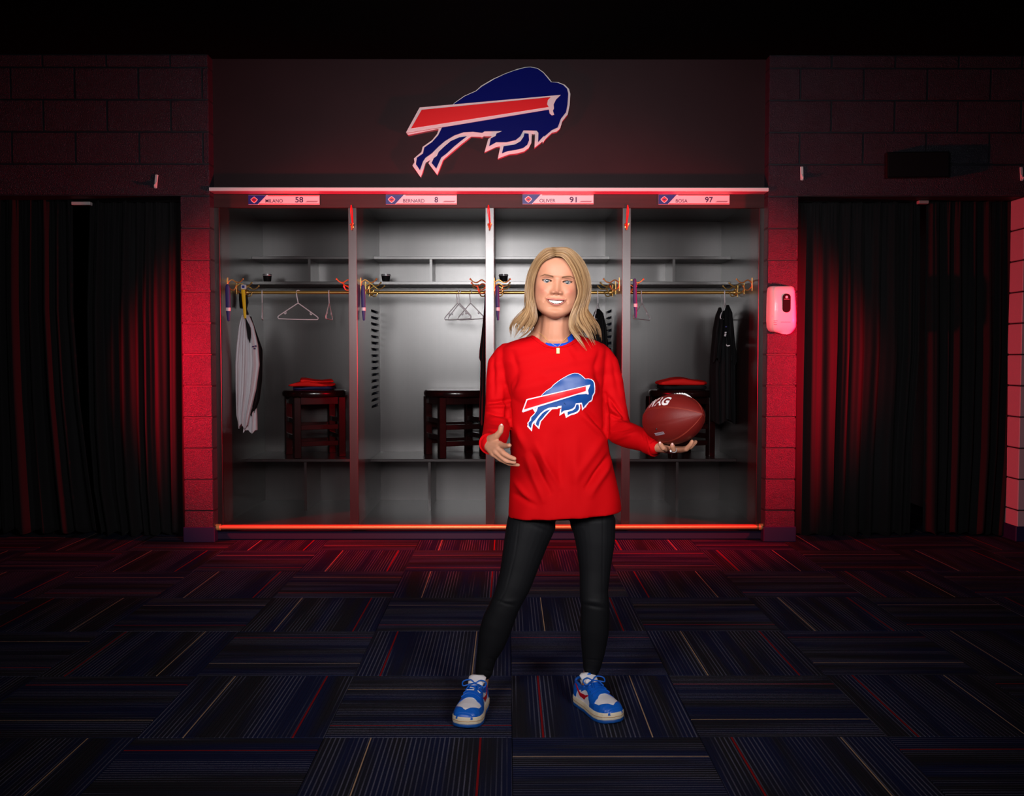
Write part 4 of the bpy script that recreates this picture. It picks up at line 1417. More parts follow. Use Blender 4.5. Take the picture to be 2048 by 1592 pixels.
for side in (0, 1):
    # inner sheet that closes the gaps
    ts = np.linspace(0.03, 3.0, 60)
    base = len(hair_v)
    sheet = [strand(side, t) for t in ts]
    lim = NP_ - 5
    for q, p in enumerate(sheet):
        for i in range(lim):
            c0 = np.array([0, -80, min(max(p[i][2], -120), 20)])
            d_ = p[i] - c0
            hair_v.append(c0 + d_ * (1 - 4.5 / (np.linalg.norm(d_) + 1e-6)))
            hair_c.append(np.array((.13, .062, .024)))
    for q in range(len(ts) - 1):
        for i in range(lim - 1):
            a = base + q * lim + i
            hair_f.append((a, a + 1, a + 1 + lim, a + lim))
    nl_ = 330
    clump_ph = RNG.uniform(0, 6.28, 24)
    clump_am = RNG.uniform(1.0, 5.0, 24)
    clump_c = [PAL[RNG.choice(6, p=np.array([.14, .20, .20, .22, .14, .10]))] for _ in range(24)]
    for q in range(nl_):
        t = (q + RNG.uniform(0, 1)) / nl_ * 1.75
        t = t if t < 1.05 else 1.05 + (t - 1.05) * 2.7
        t = min(t, 2.95)
        ci = int(t / 3 * 23.9)
        tc_ = (ci + .5) / 23.9 * 3
        p0_, p1_ = strand(side, t), strand(side, min(tc_, 2.98))
        fr_ = np.linspace(0, 1, NP_)
        pull = (.45 * np.clip((fr_ - .35) * 1.6, 0, 1))[:, None]
        p = p0_ * (1 - pull) + p1_ * pull
        cut = NP_ - int(RNG.integers(0, 5)) - (ci * 7 % 4)
        am, ph = clump_am[ci], clump_ph[ci]
        env = np.clip(fr_ * 1.6 - .25, 0, 1)
        p[:, 0] += am * np.sin(fr_ * 8.0 + ph) * env + RNG.normal(0, .9) * env + 1.2 * np.sin(fr_ * 14 + RNG.uniform(0, 6)) * env
        p[:, 1] += am * .9 * np.cos(fr_ * 8.0 + ph) * env + RNG.uniform(-2.2, 2.4)
        p[:, 2] += RNG.uniform(-2.0, 2.2) * np.clip(1 - fr_ * 3, 0, 1)
        p = p[:cut]
        col = clump_c[ci] * .72 + PAL[RNG.choice(6, p=np.array([.10, .22, .26, .22, .10, .10]))] * .28
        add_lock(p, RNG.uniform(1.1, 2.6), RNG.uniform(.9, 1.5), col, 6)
    # fine flyaway strands
    for q in range(60):
        t = RNG.uniform(0.02, 1.2)
        p = strand(side, t).copy()
        fr_ = np.linspace(0, 1, NP_)
        off = RNG.uniform(1.5, 4.5)
        c0 = np.stack([np.zeros(NP_), np.full(NP_, -80.), np.clip(p[:, 2], -120, 20)], 1)
        d_ = p - c0
        p = p + d_ / (np.linalg.norm(d_, axis=1)[:, None]) * off
        p[:, 0] += 4 * np.sin(fr_ * 6 + RNG.uniform(0, 6)) * fr_
        add_lock(p[:NP_ - int(RNG.integers(0, 8))], .7, .6, PAL[int(RNG.integers(2, 5))], 5)
hm = bpy.data.meshes.new('hair')
hm.from_pydata(headpts(np.array(hair_v)).tolist(), [], hair_f)
set_col(hm, np.array(hair_c))
bm = bmesh.new()
bm.from_mesh(hm)
bmesh.ops.recalc_face_normals(bm, faces=bm.faces[:])
bm.to_mesh(hm)
bm.free()
smooth(hm)
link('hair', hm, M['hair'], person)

# earrings
for s, q in ((-1, (-73, -58, -60)), (1, (75, -52, -66))):
    c0 = headpts([q])[0]
    ringp = [Vector(c0) + Vector((.0055 * math.cos(a), -.002 * math.cos(a), .0075 * math.sin(a))) for a in np.linspace(0, 2 * math.pi, 20)]
    MB().tube(ringp, .0011, 6, caps=False).build('earring', M['gold'], person, 60)

# ---- shirt --------------------------------------------------------
sb = MB()
rows = [(671, 1068, 1156, .060, 3.235), (676, 1044, 1178, .072, 3.24), (684, 1020, 1199, .086, 3.243), (696, 1003, 1212, .098, 3.245), (720, 1000, 1213, .110, 3.247), (755, 1008, 1208, .120, 3.247), (790, 1012, 1206, .124, 3.247),
        (830, 1017, 1208, .120, 3.252), (870, 1020, 1213, .118, 3.256), (910, 1021, 1220, .120, 3.258), (950, 1020, 1229, .124, 3.26), (985, 1018.5, 1236, .128, 3.26), (1005, 1017.5, 1240, .131, 3.26), (1027, 1016.5, 1242, .134, 3.26)]
rings = []
for v, ul, ur, hd, Yc in rows:
    ring = []
    for k in range(72):
        a = 2 * math.pi * k / 72
        c_, s_ = math.cos(a), math.sin(a)
        e = 2 / 2.5
        u = (ul + ur) / 2 + math.copysign(abs(c_) ** e, c_) * (ur - ul) / 2
        y = Yc + math.copysign(abs(s_) ** e, s_) * hd
        # right side hem sits a little higher than the left
        vv = v + (-(u - 1115) / 110 * 6 if v > 980 else (-(u - 1115) / 110 * 6 * (v - 900) / 80 if v > 900 else 0))
        p = W(u, vv, Yc)
        ring.append(Vector((p.x, y, p.z)))
    rings.append(ring)
sb.loft(rings[::-1], True)
for s in (-1, 1):     # bust
    sb.ellipsoid(W(1110 + s * 36, 775, 3.180), (.088, .062, .078), 28, 18)


def st_(seq, n=20):
    sb.tube([W(u, v, Y) for u, v, Y, r in seq], [r for u, v, Y, r in seq], n)


# sleeves
st_([(1014, 710, 3.246, .042), (1003, 728, 3.248, .0475), (1000, 760, 3.25, .0475), (998, 800, 3.245, .0450), (996, 832, 3.23, .0455), (994, 852, 3.20, .0450), (992, 866, 3.15, .0440), (989, 876, 3.10, .0420), (985, 883, 3.060, .0380), (982, 886, 3.040, .0350)])
st_([(1198, 710, 3.246, .042), (1209, 728, 3.248, .0475), (1219, 765, 3.25, .0470), (1226, 810, 3.245, .0450), (1232, 845, 3.235, .0465), (1240, 864, 3.215, .0455), (1258, 871, 3.165, .0430), (1276, 877, 3.12, .0390), (1292, 884, 3.080, .0335), (1306, 893, 3.050, .0300)])
sm_ = remesh(sb, .0034, 22, 'shirt', .5)
co, no = get_co(sm_), get_no(sm_)
u_, v_ = PX(co)


def fold(u0, v0, u1, v1, amp, w):
    du, dv = u1 - u0, v1 - v0
    L2 = du * du + dv * dv
    t = ((u_ - u0) * du + (v_ - v0) * dv) / L2
    tt = np.clip(t, 0, 1)
    d = np.hypot(u_ - u0 - tt * du, v_ - v0 - tt * dv)
    return amp * np.exp(-(d / w) ** 2) * (.35 + .65 * np.sin(np.pi * tt))


dsp = np.zeros(len(co))
FOLDS = [(1062, 905, 1100, 985, -4.5, 6), (1052, 915, 1086, 1000, 4.0, 7), (1072, 890, 1120, 975, 3, 6), (1222, 905, 1172, 975, -5, 5), (1226, 915, 1182, 990, 4, 7), (1205, 880, 1150, 960, 3, 8), (1172, 820, 1215, 868, -4, 5), (1165, 830, 1212, 880, 3.5, 6),
         (1022, 985, 1070, 1010, -3, 5), (1025, 960, 1060, 1000, 3, 6), (1090, 880, 1088, 1020, 3, 11), (1118, 870, 1120, 1030, -2.5, 9), (1150, 880, 1150, 1025, 3, 11), (1012, 770, 1020, 860, -6, 5), (1211, 790, 1213, 870, -6, 5),
         (1035, 745, 1015, 800, -3, 6), (1190, 735, 1207, 790, -3, 6), (1030, 850, 1052, 900, 3, 7), (1200, 700, 1190, 740, -2, 6), (1025, 705, 1035, 740, -2, 6), (1130, 695, 1150, 730, 1.5, 7),
         (972, 806, 1018, 800, -4.5, 3.2), (971, 814, 1016, 812, 4, 3.5), (970, 824, 1018, 832, -4.5, 3.2), (969, 834, 1016, 842, 4, 3.5), (968, 846, 1016, 850, -3.5, 3.2), (967, 858, 1014, 862, 3, 3.5),
         (985, 700, 988, 790, -2.5, 5), (1218, 795, 1252, 838, -4.5, 3.4), (1214, 806, 1250, 846, 4, 4), (1216, 826, 1255, 842, -4.5, 3.0), (1222, 846, 1275, 850, 4, 4), (1225, 862, 1262, 856, -4, 3.4), (1230, 880, 1275, 864, 3, 4), (1285, 862, 1296, 898, -2.5, 2.4), (1291, 864, 1302, 900, 2.2, 2.2), (1226, 720, 1238, 790, -2, 6)]
for f_ in FOLDS:
    dsp += fold(*f_)
dsp += .9 * np.sin(u_ * .11 + 2.0 * np.sin(v_ * .03)) * np.clip((v_ - 860) / 120, 0, 1)
dsp += .5 * np.sin(v_ * .21 + u_ * .05) * np.clip((860 - v_) / 100, 0, 1)
front_n = np.clip(-no[:, 1] * 1.4, 0, 1)
co = co + no * (dsp * .0027 * front_n)[:, None]
set_co(sm_, co)
# neckline: cut an opening along a tilted ring
RCN = W(1111.5, 661, 3.212)
RAX = np.array((0, -.55, .835))
RU = np.array((1.0, 0, 0))
RV = np.cross(RAX, RU)
RV = RV / np.linalg.norm(RV)          # points up/back
if RV[2] < 0: RV = -RV
RX_, RV_ = .0755, .083
rel = co - np.array(RCN)
inside = ((rel @ RU / RX_) ** 2 + (rel @ RV / RV_) ** 2 < 1) & (rel @ RAX > -.06) & (v_ < 720)
bm = bmesh.new()
bm.from_mesh(sm_)
bm.verts.ensure_lookup_table()
bmesh.ops.delete(bm, geom=[bm.verts[int(i)] for i in np.nonzero(inside)[0]], context='VERTS')
bm.to_mesh(sm_)
bm.free()
smooth(sm_)
shirt = link('shirt', sm_, M['shirt'], person)
bmv = bmesh.new()
bmv.from_mesh(sm_)
BV = BVHTree.FromBMesh(bmv)


def on_shirt(x, z, off, y_from=2.6):
    h = BV.ray_cast(Vector((x, y_from, z)), Vector((0, 1, 0)))
    return (h[0].y - off) if h[0] is not None else None


def ring_pt(a, s=1.0):
    return np.array(RCN) + RU * RX_ * s * math.cos(a) + RV * RV_ * s * math.sin(a)


def collar(s0, s1, thick, a0, a1, lift, bvh):
    """band around the neck opening, snapped on the surface below"""
    mb = MB()
    rings = []
    for a in np.linspace(a0, a1, 96):
        ring = []
        cs = []
        for s in (s0, (s0 + s1) / 2, s1):
            p = ring_pt(a, s)
            loc, nrm, _, _ = bvh.find_nearest(Vector(p))
            p = Vector(loc) if loc is not None else Vector(p)
            cs.append((p, nrm))
        nrm = (cs[0][1] + cs[1][1] + cs[2][1]).normalized()
        pin, pm, pout = cs[0][0], cs[1][0], cs[2][0]
        ring = [pin + nrm * (lift - .002), pin + nrm * (lift + thick * .7), pm + nrm * (lift + thick), pout + nrm * (lift + thick * .6), pout + nrm * (lift - .002), pm + nrm * (lift - .003)]
        rings.append(ring)
    mb.loft(rings, True)
    return mb


collar(1.0, 1.17, .0022, 0, 2 * math.pi, .0005, BV).build('neck_ribbing', M['shirt'], shirt, 60)
bmb = bmesh.new()
bmb.from_mesh(body)
BB = BVHTree.FromBMesh(bmb)
collar(.84, 1.04, .0020, math.radians(-125), math.radians(4), .0030, BB).build('blue_inner_collar', M['under_blue'], shirt, 60)


def ribbed_cuff(p0, p1, r0, r1):
    p0, p1 = W(*p0), W(*p1)
    n_ = 9
    pts = [p0.lerp(p1, q / (n_ - 1)) for q in range(n_)]
    rad = [r0 + (r1 - r0) * q / (n_ - 1) + (.0007 if q % 2 else -.0003) for q in range(n_)]
    mb = MB()
    mb.tube(pts, rad, 36, caps=False)
    return mb.build('cuff', M['shirt'], shirt, 60)


ribbed_cuff((986, 882, 3.066), (979, 888, 3.024), .0375, .0345)
ribbed_cuff((1296, 887, 3.074), (1311, 896, 3.038), .0330, .0290)

# necklace
nk = MB()
ch = []
for side_ in (-1, 1):
    seq = [(1111 + side_ * 34, 664), (1111 + side_ * 24, 673), (1112 + side_ * 13, 684), (1115 + side_ * 2, 693)]
    pts = []
    for u, v in catmull(seq, 22):
        a = W(u, v, 2.6)
        d = (a - Vector((0, 0, CAMZ))).normalized()
        h1 = BB.ray_cast(Vector((0, 0, CAMZ)), d)
        h2 = BV.ray_cast(Vector((0, 0, CAMZ)), d)
        c = [h for h in (h1, h2) if h[0] is not None]
        c = min(c, key=lambda h: h[3])
        pts.append(c[0] - d * .0068)
    nk.tube(pts, .0007, 5, caps=False)
neck = nk.build('necklace', M['gold'], person, 60)
a = W(1116, 701.5, 2.6)
d = (a - Vector((0, 0, CAMZ))).normalized()
h = BV.ray_cast(Vector((0, 0, CAMZ)), d)
pp = h[0] - d * .004
MB().box(pp.x - .0055, pp.x + .0055, pp.y - .0012, pp.y + .0012, pp.z - .0095, pp.z + .0095, c=.0009).build('pendant', M['gold'], neck)

# printed emblem on the chest
src = np.array([(268, 572), (1785, 437), (130, 850), (278, 1318), (1890, 440), (1460, 128), (1505, 1000), (1108, 1117)], float)
dst = np.array([(205, 770), (1655, 408), (200, 1030), (372, 1478), (1742, 520), (1330, 118), (1487, 968), (1100, 1135)], float)
AF, _, _, _ = np.linalg.lstsq(np.hstack([src, np.ones((len(src), 1))]), dst, rcond=None)


def chest(poly, off, name, m, parent):
    q = np.hstack([np.array(poly, float), np.ones((len(poly), 1))]) @ AF
    pts = [W(1030 + x_ / 10.976, 730 + y_ / 10.976, 3.12) for x_, y_ in q]
    bm = bmesh.new()
    f = bm.faces.new([bm.verts.new((p.x, 0, p.z)) for p in pts])
    bmesh.ops.triangulate(bm, faces=[f])
    for ax_, lo_, hi_ in (('x', min(p.x for p in pts), max(p.x for p in pts)), ('z', min(p.z for p in pts), max(p.z for p in pts))):
        cpos = lo_ + .006
        while cpos < hi_:
            nv = Vector((1, 0, 0)) if ax_ == 'x' else Vector((0, 0, 1))
            bmesh.ops.bisect_plane(bm, geom=bm.verts[:] + bm.edges[:] + bm.faces[:], plane_co=nv * cpos, plane_no=nv)
            cpos += .006
    for vtx in bm.verts:
        d = (Vector((vtx.co.x, 3.12, vtx.co.z)) - Vector((0, 0, CAMZ))).normalized()
        hh = BV.ray_cast(Vector((0, 0, CAMZ)), d)
        vtx.co = hh[0] - d * off if hh[0] is not None else Vector((vtx.co.x, 3.12, vtx.co.z))
    bmesh.ops.remove_doubles(bm, verts=bm.verts[:], dist=.0002)
    bm.normal_update()
    for f in bm.faces:
        if f.normal.y > 0:
            f.normal_flip()
    me = bpy.data.meshes.new(name)
    bm.to_mesh(me)
    bm.free()
    smooth(me)
    return link(name, me, m, parent)


pr = chest(E_OUT, .0018, 'bison_print', M['print_white'], shirt)
pr['label'] = 'printed charging bison emblem'
for poly, off, nm, m in ((E_BODY, .0032, 'print_body', M['print_blue']), (E_HIND, .0032, 'print_hind_leg', M['print_blue']), (E_FORE, .0032, 'print_fore_leg', M['print_blue']), (E_STR, .0046, 'print_border', M['print_white']), (E_RED, .0058, 'print_stripe', M['print_red'])):
    chest(poly, off, nm, m, shirt)

# ---- leggings -----------------------------------------------------
lg = MB()


def lt_(seq, n=24):
    lg.tube([W(u, v, Y) for u, v, Y, r in seq], [r for u, v, Y, r in seq], n)


zz = lambda x_, y_: (920 + x_ / 4.188, 1000 + y_ / 4.188)
L_out = [(415, 90), (380, 250), (330, 620), (275, 830), (178, 1030), (150, 1150), (130, 1400), (125, 1470)]
L_in = [(815, 170), (735, 350), (600, 700), (505, 870), (440, 1050), (390, 1180), (300, 1330), (268, 1470)]
R_in = [(930, 170), (970, 380), (1000, 600), (1000, 800), (1012, 880), (1000, 1050), (1012, 1200), (1030, 1420)]
R_out = [(1310, 60), (1300, 350), (1265, 560), (1242, 760), (1255, 900), (1250, 1100), (1215, 1280), (1168, 1440)]


def leg(outer, inner, vs_, yk):
    seq = []
    for v in vs_:
        uo = np.interp(v, [zz(*p)[1] for p in outer], [zz(*p)[0] for p in outer])
        ui = np.interp(v, [zz(*p)[1] for p in inner], [zz(*p)[0] for p in inner])
        Y = float(np.interp(v, [1040, 1120, 1205, 1260, 1345], yk))
        seq.append(((uo + ui) / 2, v, Y, abs(ui - uo) / 2 / FPX * Y))
    lt_(seq)


leg(L_out, L_in, np.linspace(1042, 1343, 22), [3.275, 3.262, 3.25, 3.275, 3.302])
leg(R_out, R_in, np.linspace(1042, 1336, 22), [3.275, 3.262, 3.25, 3.27, 3.292])
lg.ellipsoid(W(1124, 985, 3.275), (.130, .095, .095), 28, 18)
lt_([(1070, 1000, 3.275, .072), (1064, 1048, 3.275, .078)])
lt_([(1176, 1000, 3.275, .072), (1183, 1048, 3.275, .072)])
lm = remesh(lg, .0034, 10, 'leggings', .5)
co, no = get_co(lm), get_no(lm)
u_, v_ = PX(co)
dsp = np.zeros(len(co))
for f_ in [(988, 1200, 1030, 1212, -3, 3), (985, 1208, 1040, 1200, 2, 4), (1160, 1208, 1216, 1218, -3, 3), (1162, 1200, 1216, 1208, 2, 4), (975, 1315, 992, 1322, -2.5, 2.5), (968, 1340, 990, 1345, -2, 2.5), (1166, 1318, 1205, 1322, -2, 2.5), (1168, 1328, 1205, 1333, 1.6, 2.5),
           (1039, 1040, 1030, 1110, -1.2, 1.5), (1030, 1110, 1012, 1180, -1.2, 1.5), (1012, 1180, 995, 1210, -1.2, 1.5), (1206, 1030, 1205, 1200, -1.2, 1.5), (1065, 1050, 1100, 1065, -2, 4)]:
    dsp += fold(*f_)
co = co + no * (dsp * .001 * np.clip(-no[:, 1] * 1.4, 0, 1))[:, None]
set_co(lm, co)
link('leggings', lm, M['leggings'], person)

# ---- shoes --------------------------------------------------------
LEN, HWID = .238, .046


def s_w(s):      # half width along the length, heel = 0, toe = 1
    return HWID * np.interp(s, [0, .03, .1, .25, .42, .6, .74, .86, .94, .98, 1.0], [.30, .50, .66, .72, .74, .90, 1.0, .96, .78, .52, .22])


def s_h(s):      # height of the upper above the midsole
    return np.interp(s, [0, .04, .12, .25, .36, .46, .56, .68, .80, .9, .96, 1.0], [.046, .058, .057, .052, .062, .067, .058, .045, .038, .030, .018, .001])


def s_c(s):      # sideways curve of the foot axis
    return .006 * np.sin(np.pi * s) * 0 + .010 * (s - .5) ** 2


def up_pt(s, a, off=0.0):
    """a: 0 = left edge of sole, 0.5 = top, 1 = right edge"""
    t = math.pi * a
    w, h = float(s_w(s)) * .97, float(s_h(s))
    e = .72
    x = -math.copysign(abs(math.cos(t)) ** e, math.cos(t)) * (w + off)
    z_ = abs(math.sin(t)) ** (.85 if s > .5 else .78) * (h + off)
    return Vector((x + s_c(s), s * LEN + (off * 1.5 if s > .97 else 0), .029 + z_ + (.004 * (s - .72) / .28 if s > .72 else 0)))


def region(mask, off, ns=240, na=170, s0=0.0, s1=1.0):
    """faces of the shoe surface where mask(s, a) holds, pushed out by off"""
    mb = MB()
    S = np.linspace(s0, s1, ns)
    A_ = np.linspace(0, 1, na)
    idx = {}
    vs_, fs_ = [], []

    def vid(i, j):
        if (i, j) not in idx:
            idx[(i, j)] = len(vs_)
            vs_.append(up_pt(S[i], A_[j], off))
        return idx[(i, j)]
    for i in range(ns - 1):
        for j in range(na - 1):
            if mask((S[i] + S[i + 1]) / 2, (A_[j] + A_[j + 1]) / 2):
                fs_.append((vid(i, j), vid(i + 1, j), vid(i + 1, j + 1), vid(i, j + 1)))
    mb.add(vs_, fs_)
    return mb


def open_top(s, a):     # foot opening
    return s < .34 and abs(a - .5) < .19 + .02 * (s > .05) and s > .035


def toe_guard(s, a):
    h = abs(a - .5)
    return s > .60 and ((s > .93) or (h > np.interp(s, [.60, .70, .82, .925], [.40, .33, .29, .0])))


def toe_box(s, a):
    return s > .66 and not toe_guard(s, a)


def saddle(s, a):
    h = abs(a - .5)
    return .30 < s <= .72 and h < np.interp(s, [.30, .40, .5, .60, .66, .72], [.34, .28, .30, .42, .40, .36]) and not toe_top(s, a)


def toe_top(s, a):
    h = abs(a - .5)
    return s > .665 + .55 * h * h * 4


def heel(s, a):
    h = abs(a - .5)
    return s < .22 - .25 * (h - .25) and not open_top(s, a) or (s <= .36 and .18 < h < np.interp(s, [0, .36], [.40, .27]) and not open_top(s, a))


def swoosh(s, a):
    h = .5 - abs(a - .5)             # 0 at the sole, .5 on top
    top = np.interp(s, [.06, .30, .46, .54], [.30, .13, .12, .20])
    bot = np.interp(s, [.06, .30, .42, .50, .54], [.28, .07, .05, .13, .20])
    return .06 < s < .54 and bot < h < top


def build_shoe(heel_px, toe_px, label, flip):
    d = Vector((toe_px.x - heel_px.x, toe_px.y - heel_px.y, 0))
    k = d.length / LEN
    ang = math.atan2(d.y, d.x) - math.pi / 2
    T = Matrix.Translation((heel_px.x, heel_px.y, 0)) @ Matrix.Rotation(ang, 4, 'Z') @ Matrix.Scale(1.0, 4)
    if flip:
        T = T @ Matrix.Scale(-1, 4, (1, 0, 0))
    sh = bpy.data.objects.new('shoe', None)

    def fin(mb, name, m, par, sm=50, thick=0.0):
        mb.v = [tuple(T @ Vector(p)) for p in mb.v]
        o = mb.build(name, m, par, sm)
        if thick:
            md = o.modifiers.new('t', 'SOLIDIFY')
            md.thickness = thick
            md.offset = 0
        return o

    def sole(z0, z1, grow, spring):
        mb = MB()
        rings = []
        for f_, g_ in ((0, -.0015), (.15, 0), (.85, 0), (1, -.0015)):
            ring = []
            for side_ in (1, -1):
                rng = np.linspace(0, 1, 48) if side_ == 1 else np.linspace(1, 0, 48)
                for s in rng:
                    w = float(s_w(s)) + grow + g_
                    zsp = spring * max(0, s - .72) ** 2
                    ee = (grow + g_) * (-1 if s < .02 else (1 if s > .98 else 0))
                    ring.append(Vector((side_ * w + s_c(s), s * LEN + ee, z0 + (z1 - z0) * f_ + zsp)))
            rings.append(ring)
        mb.loft(rings, True)
        return mb
    base = fin(region(lambda s, a: not open_top(s, a), 0), 'shoe', M['shoe_white'], person, 50, .003)
    base['label'] = label
    fin(sole(.0005, .011, .0035, .08), 'outsole', M['sole_blue'], base)
    fin(sole(.0112, .0345, .0045, .08), 'midsole', M['sole_cream'], base)
    fin(sole(.0205, .0222, .0052, .08), 'midsole_stitching', M['brass_rail'], base)
    fin(region(toe_guard, .0016), 'toe_guard', M['shoe_blue'], base, 50, .002)
    fin(region(saddle, .0018), 'lace_panel', M['shoe_blue'], base, 50, .002)
    fin(region(heel, .0016), 'heel_panel', M['shoe_blue'], base, 50, .002)
    fin(region(swoosh, .0030, 260, 240), 'side_mark', M['shoe_red'], base, 50, .0015)
    # tongue
    tg = MB()
    rings = []
    for f_ in np.linspace(0, 1, 16):
        yy = (.50 - .24 * f_) * LEN
        z_ = .029 + float(np.interp(f_, [0, .35, 1], [.060, .066, .090]))
        w = float(np.interp(f_, [0, .6, .88, 1], [.020, .030, .030, .019]))
        ring = []
        for q in range(20):
            a = 2 * math.pi * q / 20
            ring.append(Vector((w * math.copysign(abs(math.cos(a)) ** .6, math.cos(a)), yy + .0055 * math.sin(a) + .010 * (math.cos(a) ** 2) * -1, z_ + .004 * math.sin(a))))
        rings.append(ring)
    tg.loft(rings, True)
    fin(tg, 'tongue', M['shoe_white'], base, 60)
    tl = MB()
    tl.ellipsoid((0, .275 * LEN + .0085, .029 + .084), (.010, .0025, .010), 14, 8) if flip else tl.box(-.006, .006, .28 * LEN + .004, .28 * LEN + .007, .108, .112)
    fin(tl, 'tongue_badge', M['shoe_blue'], base, 50)
    # laces: five cross bars and a bow
    lc = MB()
    for q, s in enumerate((.40, .455, .51, .565, .62)):
        pts = [up_pt(s + .012 * math.sin(t_ * 3 + q), .5 + t_ * (.17 + .01 * q), .0045) for t_ in np.linspace(-1, 1, 12)]
        lc.tube(pts, .0030, 8, flat=.6)
    c0 = up_pt(.405, .5, .010)
    for sg_ in (-1, 1):
        loop = catmull([c0, c0 + Vector((sg_ * .018, -.006, .010)), c0 + Vector((sg_ * .040, .004, .006)), c0 + Vector((sg_ * .036, .018, -.004)), c0 + Vector((sg_ * .016, .010, .0)), c0], 22)
        lc.tube(loop, .0024, 7)
        tail = catmull([c0, c0 + Vector((sg_ * .012, .016, .002)), c0 + Vector((sg_ * .020, .036, -.008))], 10)
        lc.tube(tail, .0022, 7)
    lc.ellipsoid(c0, (.006, .006, .005), 12, 8)
    fin(lc, 'laces', M['shoe_blue'], base, 60)
    # white letters on the lace panel of the photo's left shoe
    if not flip:
        for pts in ([(-.010, .515), (-.010, .56), (-.016, .57)], [(.004, .515), (-.001, .53), (-.002, .558), (.010, .556)]):
            mb = MB()
            q = [Vector((x_, s * LEN, 0)) for x_, s in pts]
            out = []
            for p in q:
                s = p.y / LEN
                a = .5 + p.x / (2.3 * HWID)
                out.append(up_pt(s, a, .0078))
            mb.tube(out, .0019, 6)
            fin(mb, 'white_lettering', M['shoe_white'], base, 50)
    # ankle collar
    cl = MB()
    rim = []
    for s, a in [(s, .5 - .20) for s in np.linspace(.34, .045, 18)] + [(.04, a) for a in np.linspace(.34, .66, 14)] + [(s, .5 + .20) for s in np.linspace(.045, .34, 18)]:
        rim.append(up_pt(s, a, .001))
    cl.tube(rim, .0052, 10)
    fin(cl, 'ankle_collar', M['shoe_blue'], base, 60)
    return base


def ground(u, v):
    d = CR @ Vector(((u - 1024.0) / FPX, -(v - 796.0) / FPX, -1.0))
    s = -CAMZ / d.z
    return Vector((d.x * s, d.y * s, 0))


toeL = ground(929, 1459)
toeR = ground(1231, 1449)
dl = Vector((math.sin(math.radians(-12)), -math.cos(math.radians(-12)), 0))
dr = Vector((math.sin(math.radians(27)), -math.cos(math.radians(27)), 0))
build_shoe(toeL - dl * LEN, toeL, 'blue and white sneaker with red side mark, toe pointing to the viewer', False)
build_shoe(toeR - dr * LEN, toeR, 'blue and white sneaker with red side mark, toe turned outward', True)

# bracelet and ring
wrp = [W(971, 893, 3.028), W(975, 901, 3.012), W(980, 906, 3.00)]
MB().tube(wrp, .0030, 8).build('bracelet', M['silver'], person, 60)
rp = Vector(W(1347, 900, 2.942))
MB().tube([rp + Vector((.0095 * math.cos(a), .0095 * math.sin(a) * .5, .0095 * math.sin(a) * .75)) for a in np.linspace(0, 2 * math.pi, 20)], .0011, 6, caps=False).build('finger_ring', M['silver'], person, 60)
MB().ellipsoid(W(1341.5, 902.5, 2.925), (.0035, .003, .0035), 8, 6).build('ring_stone', M['silver'], person)

# ------------------------------------------------------------------ football
BC = W(1346, 838.5, 3.015)
BAX = Vector((.52, -.83, .17)).normalized()
BX = BAX
upv = Vector((0, 0, 1))
BZ = (upv - BX * upv.dot(BX)).normalized()
BY = BZ.cross(BX)
ROLLB = math.radians(-12)
BM_ = Matrix((( *[BX[i] for i in range(0)],),)) if False else None
FB = np.array([[BX.x, BY.x, BZ.x], [BX.y, BY.y, BZ.y], [BX.z, BY.z, BZ.z]])
BL_, BR_ = .134, .0785


def bpt(t, ang, off=0.0):
    """t in -1..1 along the ball, ang around the axis (0 = up)"""
    r = BR_ * max(0.0, 1 - abs(t) ** 2.05) ** .80 + off
    x_ = t * BL_ + (off if abs(t) > .98 else 0) * np.sign(t)
    p = FB @ np.array((x_, r * math.sin(ang), r * math.cos(ang)))
    return Vector(p) + BC


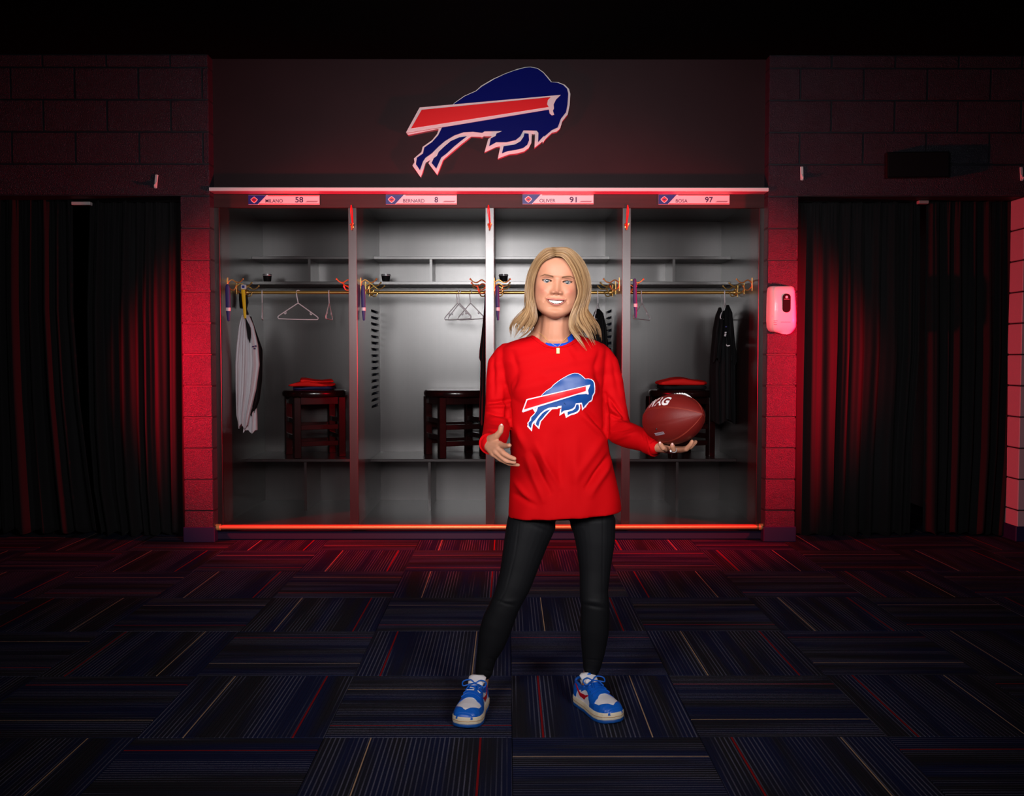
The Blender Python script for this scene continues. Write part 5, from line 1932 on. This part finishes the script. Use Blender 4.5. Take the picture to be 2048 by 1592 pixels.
fbt = thing('football', (BC.x, BC.y, BC.z - BR_), 'brown leather football resting on the person\'s open hand', 'football')
mb = MB()
T_ = np.sin(np.linspace(-math.pi / 2, math.pi / 2, 60)) * .9995
rings = []
for t in T_:
    ring = []
    for k in range(96):
        a = 2 * math.pi * k / 96
        q = (a - ROLLB - math.pi / 4 * 0) % (math.pi / 2)
        dseam = min(q, math.pi / 2 - q)
        ring.append(bpt(t, a, -.0012 * math.exp(-(dseam / .035) ** 2) * (1 - t * t)))
    rings.append(ring)
mb.loft(rings, True).build('ball_skin', M['ball'], fbt, 60)
SEAMS = [math.radians(q) for q in (0 + 0, 90, 180, 270)]
""" seam angles are measured from the lace line """
LACE = math.radians(28)
for q in range(4):
    ang = LACE + q * math.pi / 2
    sm2 = MB()
    for o_ in (-.022, .022):
        sm2.tube([bpt(t, ang + o_, .0002) for t in np.linspace(-.985, .985, 60)], .0008, 6, caps=False)
    sm2.build('seam', M['seam'], fbt, 60)
lcs = MB()
lcs.tube([bpt(t, LACE, .0028) for t in np.linspace(-.34, .34, 20)], .0030, 8)
for t in np.linspace(-.30, .30, 8):
    lcs.tube([bpt(t, LACE + q, .0040) for q in np.linspace(-.20, .20, 8)], .0028, 8)
lcs.build('laces', M['ball_white'], fbt, 60)


def ball_text(s, t0, t1, a0, a1, m, name, bold=.03, slant=.0):
    """wrap flat lettering on the ball: text x -> t, text y -> angle"""
    me = text_mesh(s, 1.0, bold)
    co = get_co(me)
    wmax = co[:, 0].max()
    out = []
    for x_, y_, _ in co:
        f = x_ / wmax
        out.append(bpt(t0 + (t1 - t0) * f, a0 + (a1 - a0) * (y_ + slant * 0), .0010))
    set_co(me, np.array(out))
    md = link(name, me, m, fbt)
    return md


ball_text('WAG', -.36, .36, math.radians(-57), math.radians(-29), M['ball_white'], 'white_lettering', .04)
lab = MB()
for q in range(3):
    aa = math.radians(-121 - 2.6 * q)
    lab.tube([bpt(t, aa, .0004) for t in np.linspace(-.12, .18, 14)], .0012, 6, caps=False)
lab.build('small_print', M['grey_ink'], fbt, 60)
mb = MB().ellipsoid(bpt(.02, math.radians(-111), 0), (.003, .003, .003), 10, 8)
mb.build('air_valve', M['black_plastic'], fbt, 60)
